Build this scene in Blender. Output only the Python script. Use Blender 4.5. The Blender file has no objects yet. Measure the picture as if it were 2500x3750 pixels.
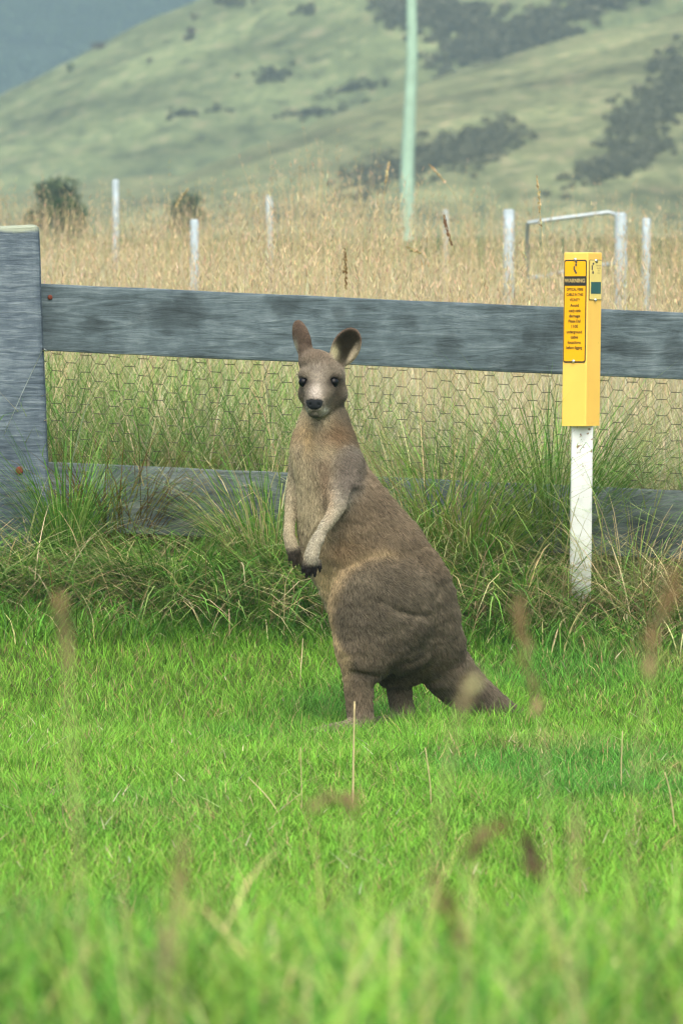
import bpy, math, random
import numpy as np
from mathutils import Vector
rng = np.random.default_rng(7); random.seed(7)
R = math.radians
scene = bpy.context.scene
COL = scene.collection

# ------------------------------------------------------------------ camera, sky, sun, exposure
CAMZ = 1.302; FPX = 25520.0; HY = 1180.0
cam_d = bpy.data.cameras.new('camera'); cam = bpy.data.objects.new('camera', cam_d); COL.objects.link(cam)
cam.location = (0, 0, CAMZ)
cam.rotation_euler = (R(90) - math.atan((1875 - HY) / FPX), 0, 0)
cam_d.sensor_fit = 'HORIZONTAL'; cam_d.sensor_width = 24; cam_d.lens = 24 * FPX / 2500
cam_d.clip_start = 0.5; cam_d.clip_end = 9000
cam_d.dof.use_dof = True; cam_d.dof.focus_distance = 22.3; cam_d.dof.aperture_fstop = 11
scene.camera = cam

SUN_AZ, SUN_EL = R(-182), R(55)          # azimuth from +Y, clockwise
w = bpy.data.worlds.new('World'); scene.world = w; w.use_nodes = True
nt = w.node_tree; nt.nodes.clear()
sky = nt.nodes.new('ShaderNodeTexSky'); sky.sky_type = 'NISHITA'; sky.sun_disc = False
sky.sun_elevation = SUN_EL; sky.sun_rotation = SUN_AZ
sky.air_density = 1.0; sky.dust_density = 6.0; sky.ozone_density = 1.0
bg = nt.nodes.new('ShaderNodeBackground'); bg.inputs[1].default_value = 0.15
wo = nt.nodes.new('ShaderNodeOutputWorld')
nt.links.new(sky.outputs[0], bg.inputs[0]); nt.links.new(bg.outputs[0], wo.inputs[0])
sd = bpy.data.lights.new('sun', 'SUN'); sd.energy = 1.2; sd.angle = R(75); sd.color = (1, 0.96, 0.9)
sun = bpy.data.objects.new('sun', sd); COL.objects.link(sun)
sv = Vector((math.sin(SUN_AZ) * math.cos(SUN_EL), math.cos(SUN_AZ) * math.cos(SUN_EL), math.sin(SUN_EL)))
sun.rotation_euler = sv.to_track_quat('Z', 'Y').to_euler(); sun.location = (-5, 5, 30)
scene.view_settings.view_transform = 'Standard'; scene.view_settings.look = 'None'
scene.view_settings.gamma = 1.0; scene.view_settings.use_curve_mapping = False
scene.view_settings.exposure = 0.9
scene.cycles.use_denoising = True; scene.cycles.filter_width = 1.2
scene.cycles.max_bounces = 8; scene.cycles.transparent_max_bounces = 8
scene.cycles.diffuse_bounces = 3; scene.cycles.volume_bounces = 0

# ------------------------------------------------------------------ helpers
def s2l(c):
    c = np.asarray(c, float) / 255.0
    return np.where(c <= .04045, c / 12.92, ((c + .055) / 1.055) ** 2.4)
def lin(*c): return tuple(float(v) for v in s2l(c))

def tag(o, label=None, cat=None, group=None, kind=None):
    if label: o['label'] = label
    if cat: o['category'] = cat
    if group: o['group'] = group
    if kind: o['kind'] = kind
    return o
def empty(name, loc, label, cat, group=None):
    o = bpy.data.objects.new(name, None); COL.objects.link(o); o.location = loc
    o.empty_display_size = .1
    return tag(o, label, cat, group)
def npmesh(name, V, F, mat=None, parent=None, col=None, smooth=True):
    """V (n,3), F (m,3) or (m,4) int arrays -> one mesh object"""
    V = np.asarray(V, np.float32); F = np.asarray(F, np.int32)
    me = bpy.data.meshes.new(name)
    me.vertices.add(len(V)); me.vertices.foreach_set('co', V.ravel())
    k = F.shape[1]
    me.loops.add(F.size); me.loops.foreach_set('vertex_index', F.ravel())
    me.polygons.add(len(F))
    me.polygons.foreach_set('loop_start', np.arange(0, F.size, k, dtype=np.int32))
    me.polygons.foreach_set('loop_total', np.full(len(F), k, np.int32))
    me.polygons.foreach_set('use_smooth', np.full(len(F), smooth))
    if col is not None:
        a = me.attributes.new('col', 'FLOAT_COLOR', 'POINT')
        c4 = np.ones((len(V), 4), np.float32); c4[:, :3] = col
        a.data.foreach_set('color', c4.ravel())
    me.update(calc_edges=True)
    if mat: me.materials.append(mat)
    o = bpy.data.objects.new(name, me); COL.objects.link(o)
    if parent: o.parent = parent
    return o

def _h(ix, iy, iz, seed):
    n = (ix.astype(np.int64) * 374761393 + iy.astype(np.int64) * 668265263 + iz.astype(np.int64) * 2147483647 + seed * 974711) & 0xffffffff
    n = ((n ^ (n >> 13)) * 1274126177) & 0xffffffff
    n = ((n ^ (n >> 16)) * 2246822519) & 0xffffffff
    return ((n ^ (n >> 15)) & 0xffffff) / float(0xffffff)
def vnoise(x, y, z=None, seed=0):
    x = np.asarray(x, float); y = np.asarray(y, float)
    z = np.zeros_like(x) if z is None else np.asarray(z, float)
    fx, fy, fz = np.floor(x), np.floor(y), np.floor(z)
    u, v, q = x - fx, y - fy, z - fz
    u = u * u * (3 - 2 * u); v = v * v * (3 - 2 * v); q = q * q * (3 - 2 * q)
    r = 0
    for a in (0, 1):
        for b in (0, 1):
            for c in (0, 1):
                r = r + _h(fx + a, fy + b, fz + c, seed) * (u if a else 1 - u) * (v if b else 1 - v) * (q if c else 1 - q)
    return r
def fbm(x, y, z=None, o=4, seed=0):
    s = 0; a = .5; t = 0
    x = np.asarray(x, float); y = np.asarray(y, float)
    z = np.zeros_like(x) if z is None else np.asarray(z, float)
    for k in range(o):
        f = 2 ** k
        s = s + a * vnoise(x * f, y * f, z * f, seed + k * 17); t += a; a *= .5
    return s / t
def sstep(a, b, x):
    t = np.clip((x - a) / (b - a), 0, 1); return t * t * (3 - 2 * t)

# ------------------------------------------------------------------ materials
def newmat(name):
    m = bpy.data.materials.new(name); m.use_nodes = True
    n = m.node_tree; n.nodes.clear()
    o = n.nodes.new('ShaderNodeOutputMaterial')
    return m, n, o
def nd(n, t, **kw):
    x = n.nodes.new(t)
    for k, v in kw.items():
        if k.startswith('i_'):
            x.inputs[int(k[2:])].default_value = v
        else: setattr(x, k, v)
    return x
def plain(name, col, rough=.6, metal=0, spec=.4, noise=0.12, nscale=30, bump=0.0):
    m, n, o = newmat(name)
    p = nd(n, 'ShaderNodeBsdfPrincipled')
    p.inputs['Roughness'].default_value = rough; p.inputs['Metallic'].default_value = metal
    p.inputs['Specular IOR Level'].default_value = spec
    tc = nd(n, 'ShaderNodeTexCoord'); tx = nd(n, 'ShaderNodeTexNoise')
    tx.inputs['Scale'].default_value = nscale; tx.inputs['Detail'].default_value = 5
    n.links.new(tc.outputs['Object'], tx.inputs['Vector'])
    cr = nd(n, 'ShaderNodeValToRGB')
    c = np.array(col)
    cr.color_ramp.elements[0].position = .3; cr.color_ramp.elements[1].position = .7
    cr.color_ramp.elements[0].color = (*(c * (1 - noise)), 1); cr.color_ramp.elements[1].color = (*np.minimum(c * (1 + noise), 1), 1)
    n.links.new(tx.outputs[0], cr.inputs[0]); n.links.new(cr.outputs[0], p.inputs['Base Color'])
    if bump:
        b = nd(n, 'ShaderNodeBump'); b.inputs['Strength'].default_value = bump; b.inputs['Distance'].default_value = .01
        n.links.new(tx.outputs[0], b.inputs['Height']); n.links.new(b.outputs[0], p.inputs['Normal'])
    n.links.new(p.outputs[0], o.inputs[0])
    return m
def blademat(name, trans=.35, rough=.6, spec=.12):
    m, n, o = newmat(name)
    a = nd(n, 'ShaderNodeAttribute', attribute_name='col')
    p = nd(n, 'ShaderNodeBsdfPrincipled'); p.inputs['Roughness'].default_value = rough
    p.inputs['Specular IOR Level'].default_value = spec
    t = nd(n, 'ShaderNodeBsdfTranslucent'); mx = nd(n, 'ShaderNodeMixShader', i_0=trans)
    n.links.new(a.outputs['Color'], p.inputs['Base Color']); n.links.new(a.outputs['Color'], t.inputs['Color'])
    n.links.new(p.outputs[0], mx.inputs[1]); n.links.new(t.outputs[0], mx.inputs[2]); n.links.new(mx.outputs[0], o.inputs[0])
    return m
def groundmat(name, stops, scale, rough=.95, detail=8, stretch=(1, 1, 1), scale2=None):
    m, n, o = newmat(name)
    p = nd(n, 'ShaderNodeBsdfPrincipled'); p.inputs['Roughness'].default_value = rough
    p.inputs['Specular IOR Level'].default_value = .1
    tc = nd(n, 'ShaderNodeTexCoord'); mp = nd(n, 'ShaderNodeMapping'); mp.inputs['Scale'].default_value = stretch
    tx = nd(n, 'ShaderNodeTexNoise'); tx.inputs['Scale'].default_value = scale; tx.inputs['Detail'].default_value = detail
    tx.inputs['Roughness'].default_value = .68
    cr = nd(n, 'ShaderNodeValToRGB')
    while len(cr.color_ramp.elements) < len(stops): cr.color_ramp.elements.new(.5)
    for e, (pos, c) in zip(cr.color_ramp.elements, stops): e.position = pos; e.color = (*c, 1)
    n.links.new(tc.outputs['Object'], mp.inputs[0]); n.links.new(mp.outputs[0], tx.inputs['Vector'])
    n.links.new(tx.outputs[0], cr.inputs[0])
    src = cr.outputs[0]
    if scale2:
        t2 = nd(n, 'ShaderNodeTexNoise'); t2.inputs['Scale'].default_value = scale2; t2.inputs['Detail'].default_value = 3
        n.links.new(tc.outputs['Object'], t2.inputs['Vector'])
        mr = nd(n, 'ShaderNodeMapRange'); mr.inputs[1].default_value = .3; mr.inputs[2].default_value = .7
        mr.inputs[3].default_value = .55; mr.inputs[4].default_value = 1.3
        n.links.new(t2.outputs[0], mr.inputs[0])
        mu = nd(n, 'ShaderNodeVectorMath', operation='SCALE'); n.links.new(src, mu.inputs[0]); n.links.new(mr.outputs[0], mu.inputs['Scale'])
        src = mu.outputs[0]
    n.links.new(src, p.inputs['Base Color'])
    b = nd(n, 'ShaderNodeBump'); b.inputs['Strength'].default_value = .6; b.inputs['Distance'].default_value = .3 / scale
    n.links.new(tx.outputs[0], b.inputs['Height']); n.links.new(b.outputs[0], p.inputs['Normal'])
    n.links.new(p.outputs[0], o.inputs[0])
    return m
BLADE = blademat('grass_blade', .2); DRY = blademat('dry_grass', .42, .7, .15); LEAF = blademat('leaf', .25)

# ------------------------------------------------------------------ the lie of the land
_gy = np.array([-20, 0, 4, 7, 8.3, 11, 13, 22.1, 22.7, 24, 25, 26, 30, 45, 120, 300, 420, 800, 6000])
_gz = np.array([.2, .3, .36, .40, .36, .10, .0, .0, .02, .21, .33, .39, .55, 1.0, 2.6, 5.0, 6.0, 7, 7])
def ground_z(x, y):
    x = np.asarray(x, float); y = np.asarray(y, float)
    z = np.interp(y, _gy, _gz)
    for q in (-.5, .5): z = z + np.interp(y + q, _gy, _gz)
    z = z / 3
    z = z - .042 * np.clip(x, -4, 4) * sstep(22.8, 24.5, y) * (1 - sstep(60, 120, y))
    z = z + .025 * (fbm(x * .9, y * .9, seed=3) - .5) * sstep(10, 13, y) + .06 * (fbm(x * 1.5, y * 1.5, seed=5) - .5) * sstep(23.6, 24.6, y)
    return z
def grid(xs, ys, f):
    X, Y = np.meshgrid(xs, ys, indexing='ij'); Z = f(X, Y)
    V = np.stack([X, Y, Z], -1).reshape(-1, 3)
    n, m = X.shape
    i = np.arange(n * m).reshape(n, m)
    F = np.stack([i[:-1, :-1], i[1:, :-1], i[1:, 1:], i[:-1, 1:]], -1).reshape(-1, 4)
    return V, F
def arms(lst): return np.concatenate(lst)
gx = arms([-np.geomspace(4000, 6, 24), np.arange(-5.5, 5.6, .15), np.geomspace(6, 4000, 24)])
gyv = arms([np.arange(-20, 6, 1.5), np.arange(6, 32, .15), np.geomspace(32.2, 6000, 90)])
V, F = grid(gx, gyv, ground_z)
GROUND = groundmat('ground_earth', [(.2, lin(44, 50, 26)), (.5, lin(74, 88, 40)), (.8, lin(110, 104, 62))], 6)
tag(npmesh('ground', V, F, GROUND), kind='structure')

# hills -------------------------------------------------------------
def hill_near(x, y):
    zr = 13.6 + .335 * x + 1.2 * np.sin(x * .13 + 1) * .5
    zr = np.where(x < -10, 10.25 + .12 * (x + 10), zr); zr = np.clip(zr, 3, 45)
    yr = 420 + .25 * x
    s = np.clip((y - (yr - 85)) / 85, 0, 1); s = .35 * s + .65 * np.sin(s * math.pi / 2) ** 1.25
    z = 4.6 + (zr - 4.6) * s
    z = np.where(y > yr, zr - .28 * (y - yr) - .004 * (y - yr) ** 2, z)
    z = z + 1.3 * (fbm(x * .07, y * .03, seed=21) - .5) + .35 * (fbm(x * .45, y * .2, o=5, seed=22) - .5)
    return z
def hill_main(x, y):
    zr = 32.6 + .56 * x + .2 * np.sin(x * .21)
    zr = np.clip(zr, 2, 80)
    yr = 540 + .3 * x
    s = np.clip((y - (yr - 95)) / 95, 0, 1); s = .4 * s + .6 * np.sin(s * math.pi / 2) ** 1.2
    z = 4 + (zr - 4) * s
    z = np.where(y > yr, zr - .3 * (y - yr) - .004 * (y - yr) ** 2, z)
    z = z + 1.8 * (fbm(x * .06 + y * .03, y * .025, seed=31) - .5) * np.clip(s * 2, 0, 1) + .5 * (fbm(x * .35, y * .2, o=5, seed=32) - .5)
    return z
def hill_far(x, y):
    zr = 95 + .1 * x + 9 * np.sin(x * .02 + 2); yr = 1250
    s = np.clip((y - 1000) / 250, 0, 1)
    z = 5 + (zr - 5) * np.sin(s * math.pi / 2) ** 1.1
    z = np.where(y > yr, zr - .2 * (y - yr), z)
    return z + 10 * (fbm(x * .015, y * .01, seed=41) - .5)
HG1 = groundmat('hill_grass_near', [(.34, lin(78, 82, 58)), (.45, lin(104, 112, 74)), (.55, lin(122, 126, 86)), (.70, lin(152, 142, 108))], .9, detail=9, stretch=(1, .6, 1.4), scale2=.14)
HG2 = groundmat('hill_grass_main', [(.34, lin(76, 80, 58)), (.45, lin(100, 112, 74)), (.55, lin(116, 126, 84)), (.70, lin(148, 140, 108))], .75, detail=9, stretch=(1, .6, 1.4), scale2=.11)
HG3 = groundmat('hill_forest_far', [(.3, lin(30, 42, 34)), (.55, lin(46, 60, 44)), (.75, lin(66, 78, 54))], .06, detail=9, scale2=.02)
V, F = grid(np.arange(-110, 130, .6), np.arange(325, 470, .8), hill_near); tag(npmesh('hill_spur', V, F, HG1), kind='structure')
V, F = grid(np.arange(-120, 170, .7), np.arange(430, 640, 1.0), hill_main); tag(npmesh('hill_main', V, F, HG2), kind='structure')
V, F = grid(np.arange(-500, 500, 5), np.arange(990, 1500, 6), hill_far); tag(npmesh('hill_far', V, F, HG3), kind='structure')

def ray(px, py, fn, y0, y1, n=400):
    """world point where the sight line through a photograph point meets a terrain"""
    ys = np.linspace(y0, y1, n); xs = (px - 1250) * ys / FPX; zs = CAMZ + (HY - py) * ys / FPX
    hit = np.nonzero(fn(xs, ys) >= zs)[0]
    if len(hit) == 0: return None
    k = hit[0]; return np.array([xs[k], ys[k], float(fn(xs[k:k + 1], ys[k:k + 1])[0])])
def at(px, py, d): return np.array([(px - 1250) * d / FPX, d, CAMZ + (HY - py) * d / FPX])

# ------------------------------------------------------------------ foliage clumps
def leafcloud(centers, radii, n_per, size, colA, colB, flat=.7, seed=0):
    g = np.random.default_rng(seed)
    C = np.repeat(centers, n_per, 0); Rr = np.repeat(radii, n_per, 0); N = len(C)
    d = g.normal(size=(N, 3)); d /= np.linalg.norm(d, axis=1)[:, None]
    r = g.random(N) ** .45
    P = C + d * (Rr * r)[:, None] * np.array([1, 1, flat])
    a = g.normal(size=(N, 3)); a /= np.linalg.norm(a, axis=1)[:, None]
    b = np.cross(a, g.normal(size=(N, 3))); b /= np.linalg.norm(b, axis=1)[:, None]
    sz = size * (.5 + g.random(N))[:, None]
    V = np.stack([P - a * sz * .8, P + b * sz * .4, P + a * sz * .8, P - b * sz * .4], 1).reshape(-1, 3)
    F = np.arange(4 * N).reshape(N, 4)
    t = g.random(N)[:, None]; col = np.array(colA) * (1 - t) + np.array(colB) * t
    return V, F, np.repeat(col, 4, 0)
def scrub(name, ells, fn, y0, y1, dens, size, cA, cB, seed, label):
    g = np.random.default_rng(seed); cs = []; rs = []
    for (px, py, rx, ry, ang, n) in ells:
        for _ in range(int(n * 1.7)):
            t = g.random() * 2 * math.pi; r = min(abs(g.normal()) * .62, 1.7)
            u, v = rx * r * math.cos(t), ry * r * math.sin(t)
            c, s = math.cos(R(ang)), math.sin(R(ang))
            p = ray(px + u * c - v * s, py + u * s + v * c, fn, y0, y1, 200)
            if p is None: continue
            q = size * (.3 + .7 * g.random()) * (1 - .25 * min(r, 1)); p[2] += q * .3; cs.append(p); rs.append(q)
    V, F, c = leafcloud(np.array(cs), np.array(rs), dens, size * .22, cA, cB, seed=seed)
    return tag(npmesh(name, V, F, LEAF, col=c, smooth=False), label, 'scrub', kind='stuff')
dkA, dkB = np.array(lin(78, 82, 62)), np.array(lin(112, 114, 86))
scrub('scrub', [(1680, 560, 190, 62, -12, 150), (1420, 640, 190, 55, -18, 120), (1800, 510, 80, 50, 0, 60)], hill_near, 330, 425, 46, .7, dkA, dkB, 51,
      'dark scrub patch on the spur just behind the utility pole')
scrub('scrub', [(2420, 380, 180, 85, -30, 160), (2480, 250, 90, 90, -30, 60), (2330, 450, 110, 60, -20, 70)], hill_near, 330, 425, 46, .7, dkA, dkB, 52,
      'dark scrub patch high on the right flank of the spur')
scrub('scrub', [(2230, 620, 150, 55, -20, 90), (2350, 560, 90, 40, -20, 50)], hill_near, 330, 425, 60, .65, dkA, dkB, 53,
      'low dark scrub patch at the right foot of the spur')
scrub('scrub', [(1650, 70, 270, 90, 8, 150), (1950, 130, 190, 70, -25, 150), (1780, 190, 180, 60, -15, 120), (2200, 20, 200, 50, -25, 90), (1480, 50, 90, 50, 0, 30)], hill_main, 440, 545, 60, 1.0, dkA, dkB * np.array([1.05, 1, 1]), 54,
      'dark scrub filling the gully between spur and main hill')
scrub('scrub', [(1000, 285, 90, 22, -5, 22), (850, 15, 90, 14, 0, 18), (1130, 45, 40, 18, 0, 12), (1150, 420, 160, 18, -8, 26), (700, 420, 160, 20, -10, 14), (1300, 330, 120, 22, -10, 20)], hill_main, 440, 545, 40, .6, np.array(lin(70, 74, 54)), np.array(lin(96, 98, 72)), 55,
      'thin low scrub scattered over the grassy main hillside')
# far forest: tree crowns on the far hill
cs = []; g = np.random.default_rng(61)
for _ in range(2600):
    p = ray(g.uniform(-900, 1100), g.uniform(-120, 420), hill_far, 1000, 1260, 120)
    if p is not None and not (p[0] < -41 and 40.2 < p[2] < 43.8): cs.append(p + [0, 0, 1.0])
cs = np.array(cs); V, F, c = leafcloud(cs, 1.6 + 1.6 * g.random(len(cs)), 40, .6, lin(34, 52, 34), lin(76, 98, 58), .9, 62)
tag(npmesh('forest', V, F, LEAF, col=c, smooth=False), 'dense dark forest covering the hazy far hill', 'forest', kind='stuff')

def bush(p, r, h, cA, cB, seed, label, group=None, n=16, lean=0):
    t = empty('bush', tuple(p), label, 'bush', group)
    g = np.random.default_rng(seed)
    cc = np.stack([g.normal(0, r * .42, n), g.normal(0, r * .42, n), h * (.25 + .6 * g.random(n))], 1)
    V, F, c = leafcloud(cc, r * (.35 + .25 * g.random(n)), 90, r * .13, cA, cB, .8, seed)
    npmesh('foliage', V, F, LEAF, t, c, False)
    VV = []; FF = []
    for k in range(n):
        a = np.array([0, 0, -.15]); b = cc[k]; s = r * .035
        i = len(VV)
        for q, rad in ((a, s * 1.6), (b, s * .5)):
            for m in range(4): VV.append(q + rad * np.array([math.cos(m * 1.571), math.sin(m * 1.571), 0]))
        for m in range(4): FF.append([i + m, i + (m + 1) % 4, i + 4 + (m + 1) % 4, i + 4 + m])
    npmesh('branch', VV, FF, BARK, t)
    return t
BARK = plain('bark', lin(70, 58, 46), .9)
def gp(px, d): x = (px - 1250) * d / FPX; return np.array([x, d, float(ground_z(x, d))])
def bush_at(px, ptop, pbot, d, rw, cA, cB, seed, label):
    p = at(px, pbot, d); top = at(px, ptop, d); p0 = gp(px, d)
    return bush(p0, rw * d / FPX, top[2] - p0[2], cA, cB, seed, label)
g1, g2 = lin(62, 78, 54), lin(94, 110, 74)
bush_at(205, 652, 800, 170, 130, g1, g2, 71, 'wide dark green bush at the left foot of the main hill')
bush_at(262, 715, 830, 130, 75, lin(36, 62, 38), lin(60, 98, 52), 72, 'small bright green bush in front of the wide dark bush')
bush_at(690, 700, 800, 170, 70, g1, g2, 73, 'low dark green bush behind the arching dry stalk')
bush_at(2490, 940, 1120, 48, 60, lin(60, 92, 40), lin(96, 130, 62), 74, 'leafy green shrub in dry grass beside the pipe gate')
for (px, py, s, lab, sd_) in ((695, 150, 30, 'lone reddish brown bush high on the main hillside', 75), (360, 180, 24, 'lone brown bush on the skyline of the main hill', 76), (710, 75, 16, 'tiny green bush above the lone reddish brown bush', 77), (550, 232, 14, 'tiny pale bush below the lone reddish brown bush', 78), (255, 262, 18, 'small dark bush low on the hill skyline', 79)):
    p = ray(px, py, hill_main, 440, 560)
    if p is not None: bush(p, s * p[1] / FPX, 1.5 * s * p[1] / FPX, lin(78, 66, 58) if 'brown' in lab else g1, lin(104, 84, 76) if 'brown' in lab else g2, sd_, lab, n=6)

# ------------------------------------------------------------------ tubes and boxes
def tube(pts, rad, k=6, cap=True):
    pts = np.asarray(pts, float); n = len(pts); rad = np.broadcast_to(rad, (n,))
    V = []; F = []
    for i in range(n):
        t = pts[min(i + 1, n - 1)] - pts[max(i - 1, 0)]; t /= np.linalg.norm(t) + 1e-12
        a = np.cross(t, [0, 0, 1.0] if abs(t[2]) < .9 else [0, 1.0, 0]); a /= np.linalg.norm(a); b = np.cross(t, a)
        for m in range(k):
            th = 2 * math.pi * m / k; V.append(pts[i] + rad[i] * (a * math.cos(th) + b * math.sin(th)))
    for i in range(n - 1):
        for m in range(k):
            F.append([i * k + m, i * k + (m + 1) % k, (i + 1) * k + (m + 1) % k, (i + 1) * k + m])
    if cap:
        for e in (0, n - 1):
            V.append(pts[e]); c = len(V) - 1
            for m in range(k): F.append([c, e * k + m, e * k + (m + 1) % k, c])
    return np.array(V), F
def tubeobj(name, pts, rad, mat, parent=None, k=6, col=None):
    V, F = tube(pts, rad, k)
    me = bpy.data.meshes.new(name); me.from_pydata([tuple(v) for v in V], [], [[i for j, i in enumerate(f) if i not in f[:j]] for f in F])
    for p in me.polygons: p.use_smooth = True
    me.materials.append(mat); o = bpy.data.objects.new(name, me); COL.objects.link(o)
    if parent: o.parent = parent
    return o
import bmesh
def boxobj(name, x0, x1, y0, y1, z0, z1, mat, parent=None, bev=.006, seg=2, shear=None, subdiv=0, wob=0, seed=0):
    """bevelled box; shear(x,z)->(dx,dz) bends it; wob gives sawn, weathered edges"""
    bm = bmesh.new(); bmesh.ops.create_cube(bm, size=1)
    for v in bm.verts:
        v.co = ((x0 + x1) / 2 + v.co.x * (x1 - x0), (y0 + y1) / 2 + v.co.y * (y1 - y0), (z0 + z1) / 2 + v.co.z * (z1 - z0))
    if bev: bmesh.ops.bevel(bm, geom=list(bm.edges), offset=bev, segments=seg, profile=.6, affect='EDGES')
    if subdiv:
        ax = 0 if (x1 - x0) > (z1 - z0) else 2
        es = [e for e in bm.edges if abs((e.verts[0].co - e.verts[1].co)[ax]) > .5 * max(x1 - x0, z1 - z0)]
        bmesh.ops.subdivide_edges(bm, edges=es, cuts=subdiv, use_grid_fill=True)
    co = np.array([v.co for v in bm.verts])
    if wob:
        ax = 0 if (x1 - x0) > (z1 - z0) else 2
        t = co[:, ax] * 7
        co[:, 2 - ax] += wob * (fbm(t, co[:, 2 - ax] * 3, seed=seed) - .5) * 2
        co[:, 1] += wob * (fbm(t * .7, co[:, 2 - ax] * 5, seed=seed + 3) - .5) * 2
    if shear is not None: co = shear(co)
    for v, c in zip(bm.verts, co): v.co = c
    me = bpy.data.meshes.new(name); bm.to_mesh(me); bm.free()
    me.materials.append(mat)
    o = bpy.data.objects.new(name, me); COL.objects.link(o)
    if parent: o.parent = parent
    return o

# ------------------------------------------------------------------ weathered timber
def woodmat(name, ax, dark, mid, pale, saw=False, knots=(), topz=None):
    m, n, o = newmat(name); L = n.links.new
    p = nd(n, 'ShaderNodeBsdfPrincipled'); p.inputs['Roughness'].default_value = .85; p.inputs['Specular IOR Level'].default_value = .2
    tc = nd(n, 'ShaderNodeTexCoord')
    # knots warp the grain
    vec = tc.outputs['Object']; mask = None
    for (kx, kz, kr, st) in knots:
        sub = nd(n, 'ShaderNodeVectorMath', operation='SUBTRACT'); sub.inputs[1].default_value = (kx, 0, kz)
        L(tc.outputs['Object'], sub.inputs[0])
        mul = nd(n, 'ShaderNodeVectorMath', operation='MULTIPLY'); mul.inputs[1].default_value = (1 / (kr * st), 0, 1 / kr); L(sub.outputs[0], mul.inputs[0])
        nz = nd(n, 'ShaderNodeTexNoise'); nz.inputs['Scale'].default_value = 12; nz.inputs['Detail'].default_value = 6; L(tc.outputs['Object'], nz.inputs['Vector'])
        ln = nd(n, 'ShaderNodeVectorMath', operation='LENGTH'); L(mul.outputs[0], ln.inputs[0])
        ad = nd(n, 'ShaderNodeMath', operation='MULTIPLY_ADD'); ad.inputs[1].default_value = 2.6; L(nz.outputs[0], ad.inputs[0]); 
        s2 = nd(n, 'ShaderNodeMath', operation='SUBTRACT'); s2.inputs[1].default_value = 1.3; L(ln.outputs['Value'], s2.inputs[0]); L(s2.outputs[0], ad.inputs[2])
        mr = nd(n, 'ShaderNodeMapRange', interpolation_type='SMOOTHSTEP'); mr.inputs[1].default_value = .5; mr.inputs[2].default_value = 1.5; mr.inputs[3].default_value = 1; mr.inputs[4].default_value = 0
        L(ad.outputs[0], mr.inputs[0])
        if mask is None: mask = mr.outputs[0]
        else:
            mxm = nd(n, 'ShaderNodeMath', operation='MAXIMUM'); L(mask, mxm.inputs[0]); L(mr.outputs[0], mxm.inputs[1]); mask = mxm.outputs[0]
    mp = nd(n, 'ShaderNodeMapping')
    mp.inputs['Scale'].default_value = (3, 20, 26) if ax == 'x' else (6, 6, 60) if saw else (40, 30, 3)
    L(vec, mp.inputs[0])
    g = nd(n, 'ShaderNodeTexNoise'); g.inputs['Scale'].default_value = 1.6 if not saw else 1.5; g.inputs['Detail'].default_value = 8; g.inputs['Roughness'].default_value = .7; g.inputs['Distortion'].default_value = 1.2 if not saw else .4
    L(mp.outputs[0], g.inputs['Vector'])
    b = nd(n, 'ShaderNodeTexNoise'); b.inputs['Scale'].default_value = 5; b.inputs['Detail'].default_value = 6; b.inputs['Roughness'].default_value = .65; L(vec, b.inputs['Vector'])
    mx = nd(n, 'ShaderNodeMath', operation='MULTIPLY_ADD'); mx.inputs[1].default_value = .55; L(g.outputs[0], mx.inputs[0])
    m2 = nd(n, 'ShaderNodeMath', operation='MULTIPLY'); m2.inputs[1].default_value = .45; L(b.outputs[0], m2.inputs[0]); L(m2.outputs[0], mx.inputs[2])
    cr = nd(n, 'ShaderNodeValToRGB'); cr.color_ramp.elements.new(.5)
    for e, (q, c) in zip(cr.color_ramp.elements, ((.36, dark), (.5, mid), (.64, pale))): e.position = q; e.color = (*c, 1)
    L(mx.outputs[0], cr.inputs[0])
    src = cr.outputs[0]
    if mask is not None:
        mk = nd(n, 'ShaderNodeMath', operation='MULTIPLY'); mk.inputs[1].default_value = .42; L(mask, mk.inputs[0])
        mc = nd(n, 'ShaderNodeMix', data_type='RGBA'); mc.inputs[7].default_value = (*(np.array(dark) * .55), 1)
        L(mk.outputs[0], mc.inputs[0]); L(src, mc.inputs[6]); src = mc.outputs[2]
    if topz is not None:        # lichen on the sawn end
        sz = nd(n, 'ShaderNodeSeparateXYZ'); L(tc.outputs['Object'], sz.inputs[0])
        az_ = nd(n, 'ShaderNodeMath', operation='MULTIPLY_ADD'); az_.inputs[1].default_value = .05; L(b.outputs[0], az_.inputs[0]); L(sz.outputs[2], az_.inputs[2])
        mz__ = nd(n, 'ShaderNodeMapRange'); mz__.inputs[1].default_value = topz; mz__.inputs[2].default_value = topz + .012; L(az_.outputs[0], mz__.inputs[0])
        ml = nd(n, 'ShaderNodeMix', data_type='RGBA'); ml.inputs[7].default_value = (*lin(150, 160, 140), 1); L(mz__.outputs[0], ml.inputs[0]); L(src, ml.inputs[6]); src = ml.outputs[2]
    L(src, p.inputs['Base Color'])
    bp = nd(n, 'ShaderNodeBump'); bp.inputs['Strength'].default_value = .7; bp.inputs['Distance'].default_value = .008
    L(g.outputs[0], bp.inputs['Height']); L(bp.outputs[0], p.inputs['Normal']); L(p.outputs[0], o.inputs[0])
    return m
FD = 25.0; PM = FPX / FD
def fx(px): return (px - 1250) / PM
def fz(py): return CAMZ + (HY - py) / PM
fence = empty('timber_fence', (0, FD, 0), 'weathered blue-grey timber fence of two planks with chicken wire behind the kangaroo', 'fence')
SL = -.0455
def slope(co): co = co.copy(); co[:, 2] += SL * (co[:, 0] - fx(150)); return co
wd, wm, wp = lin(52, 62, 64), lin(86, 101, 106), lin(122, 137, 141)
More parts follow.
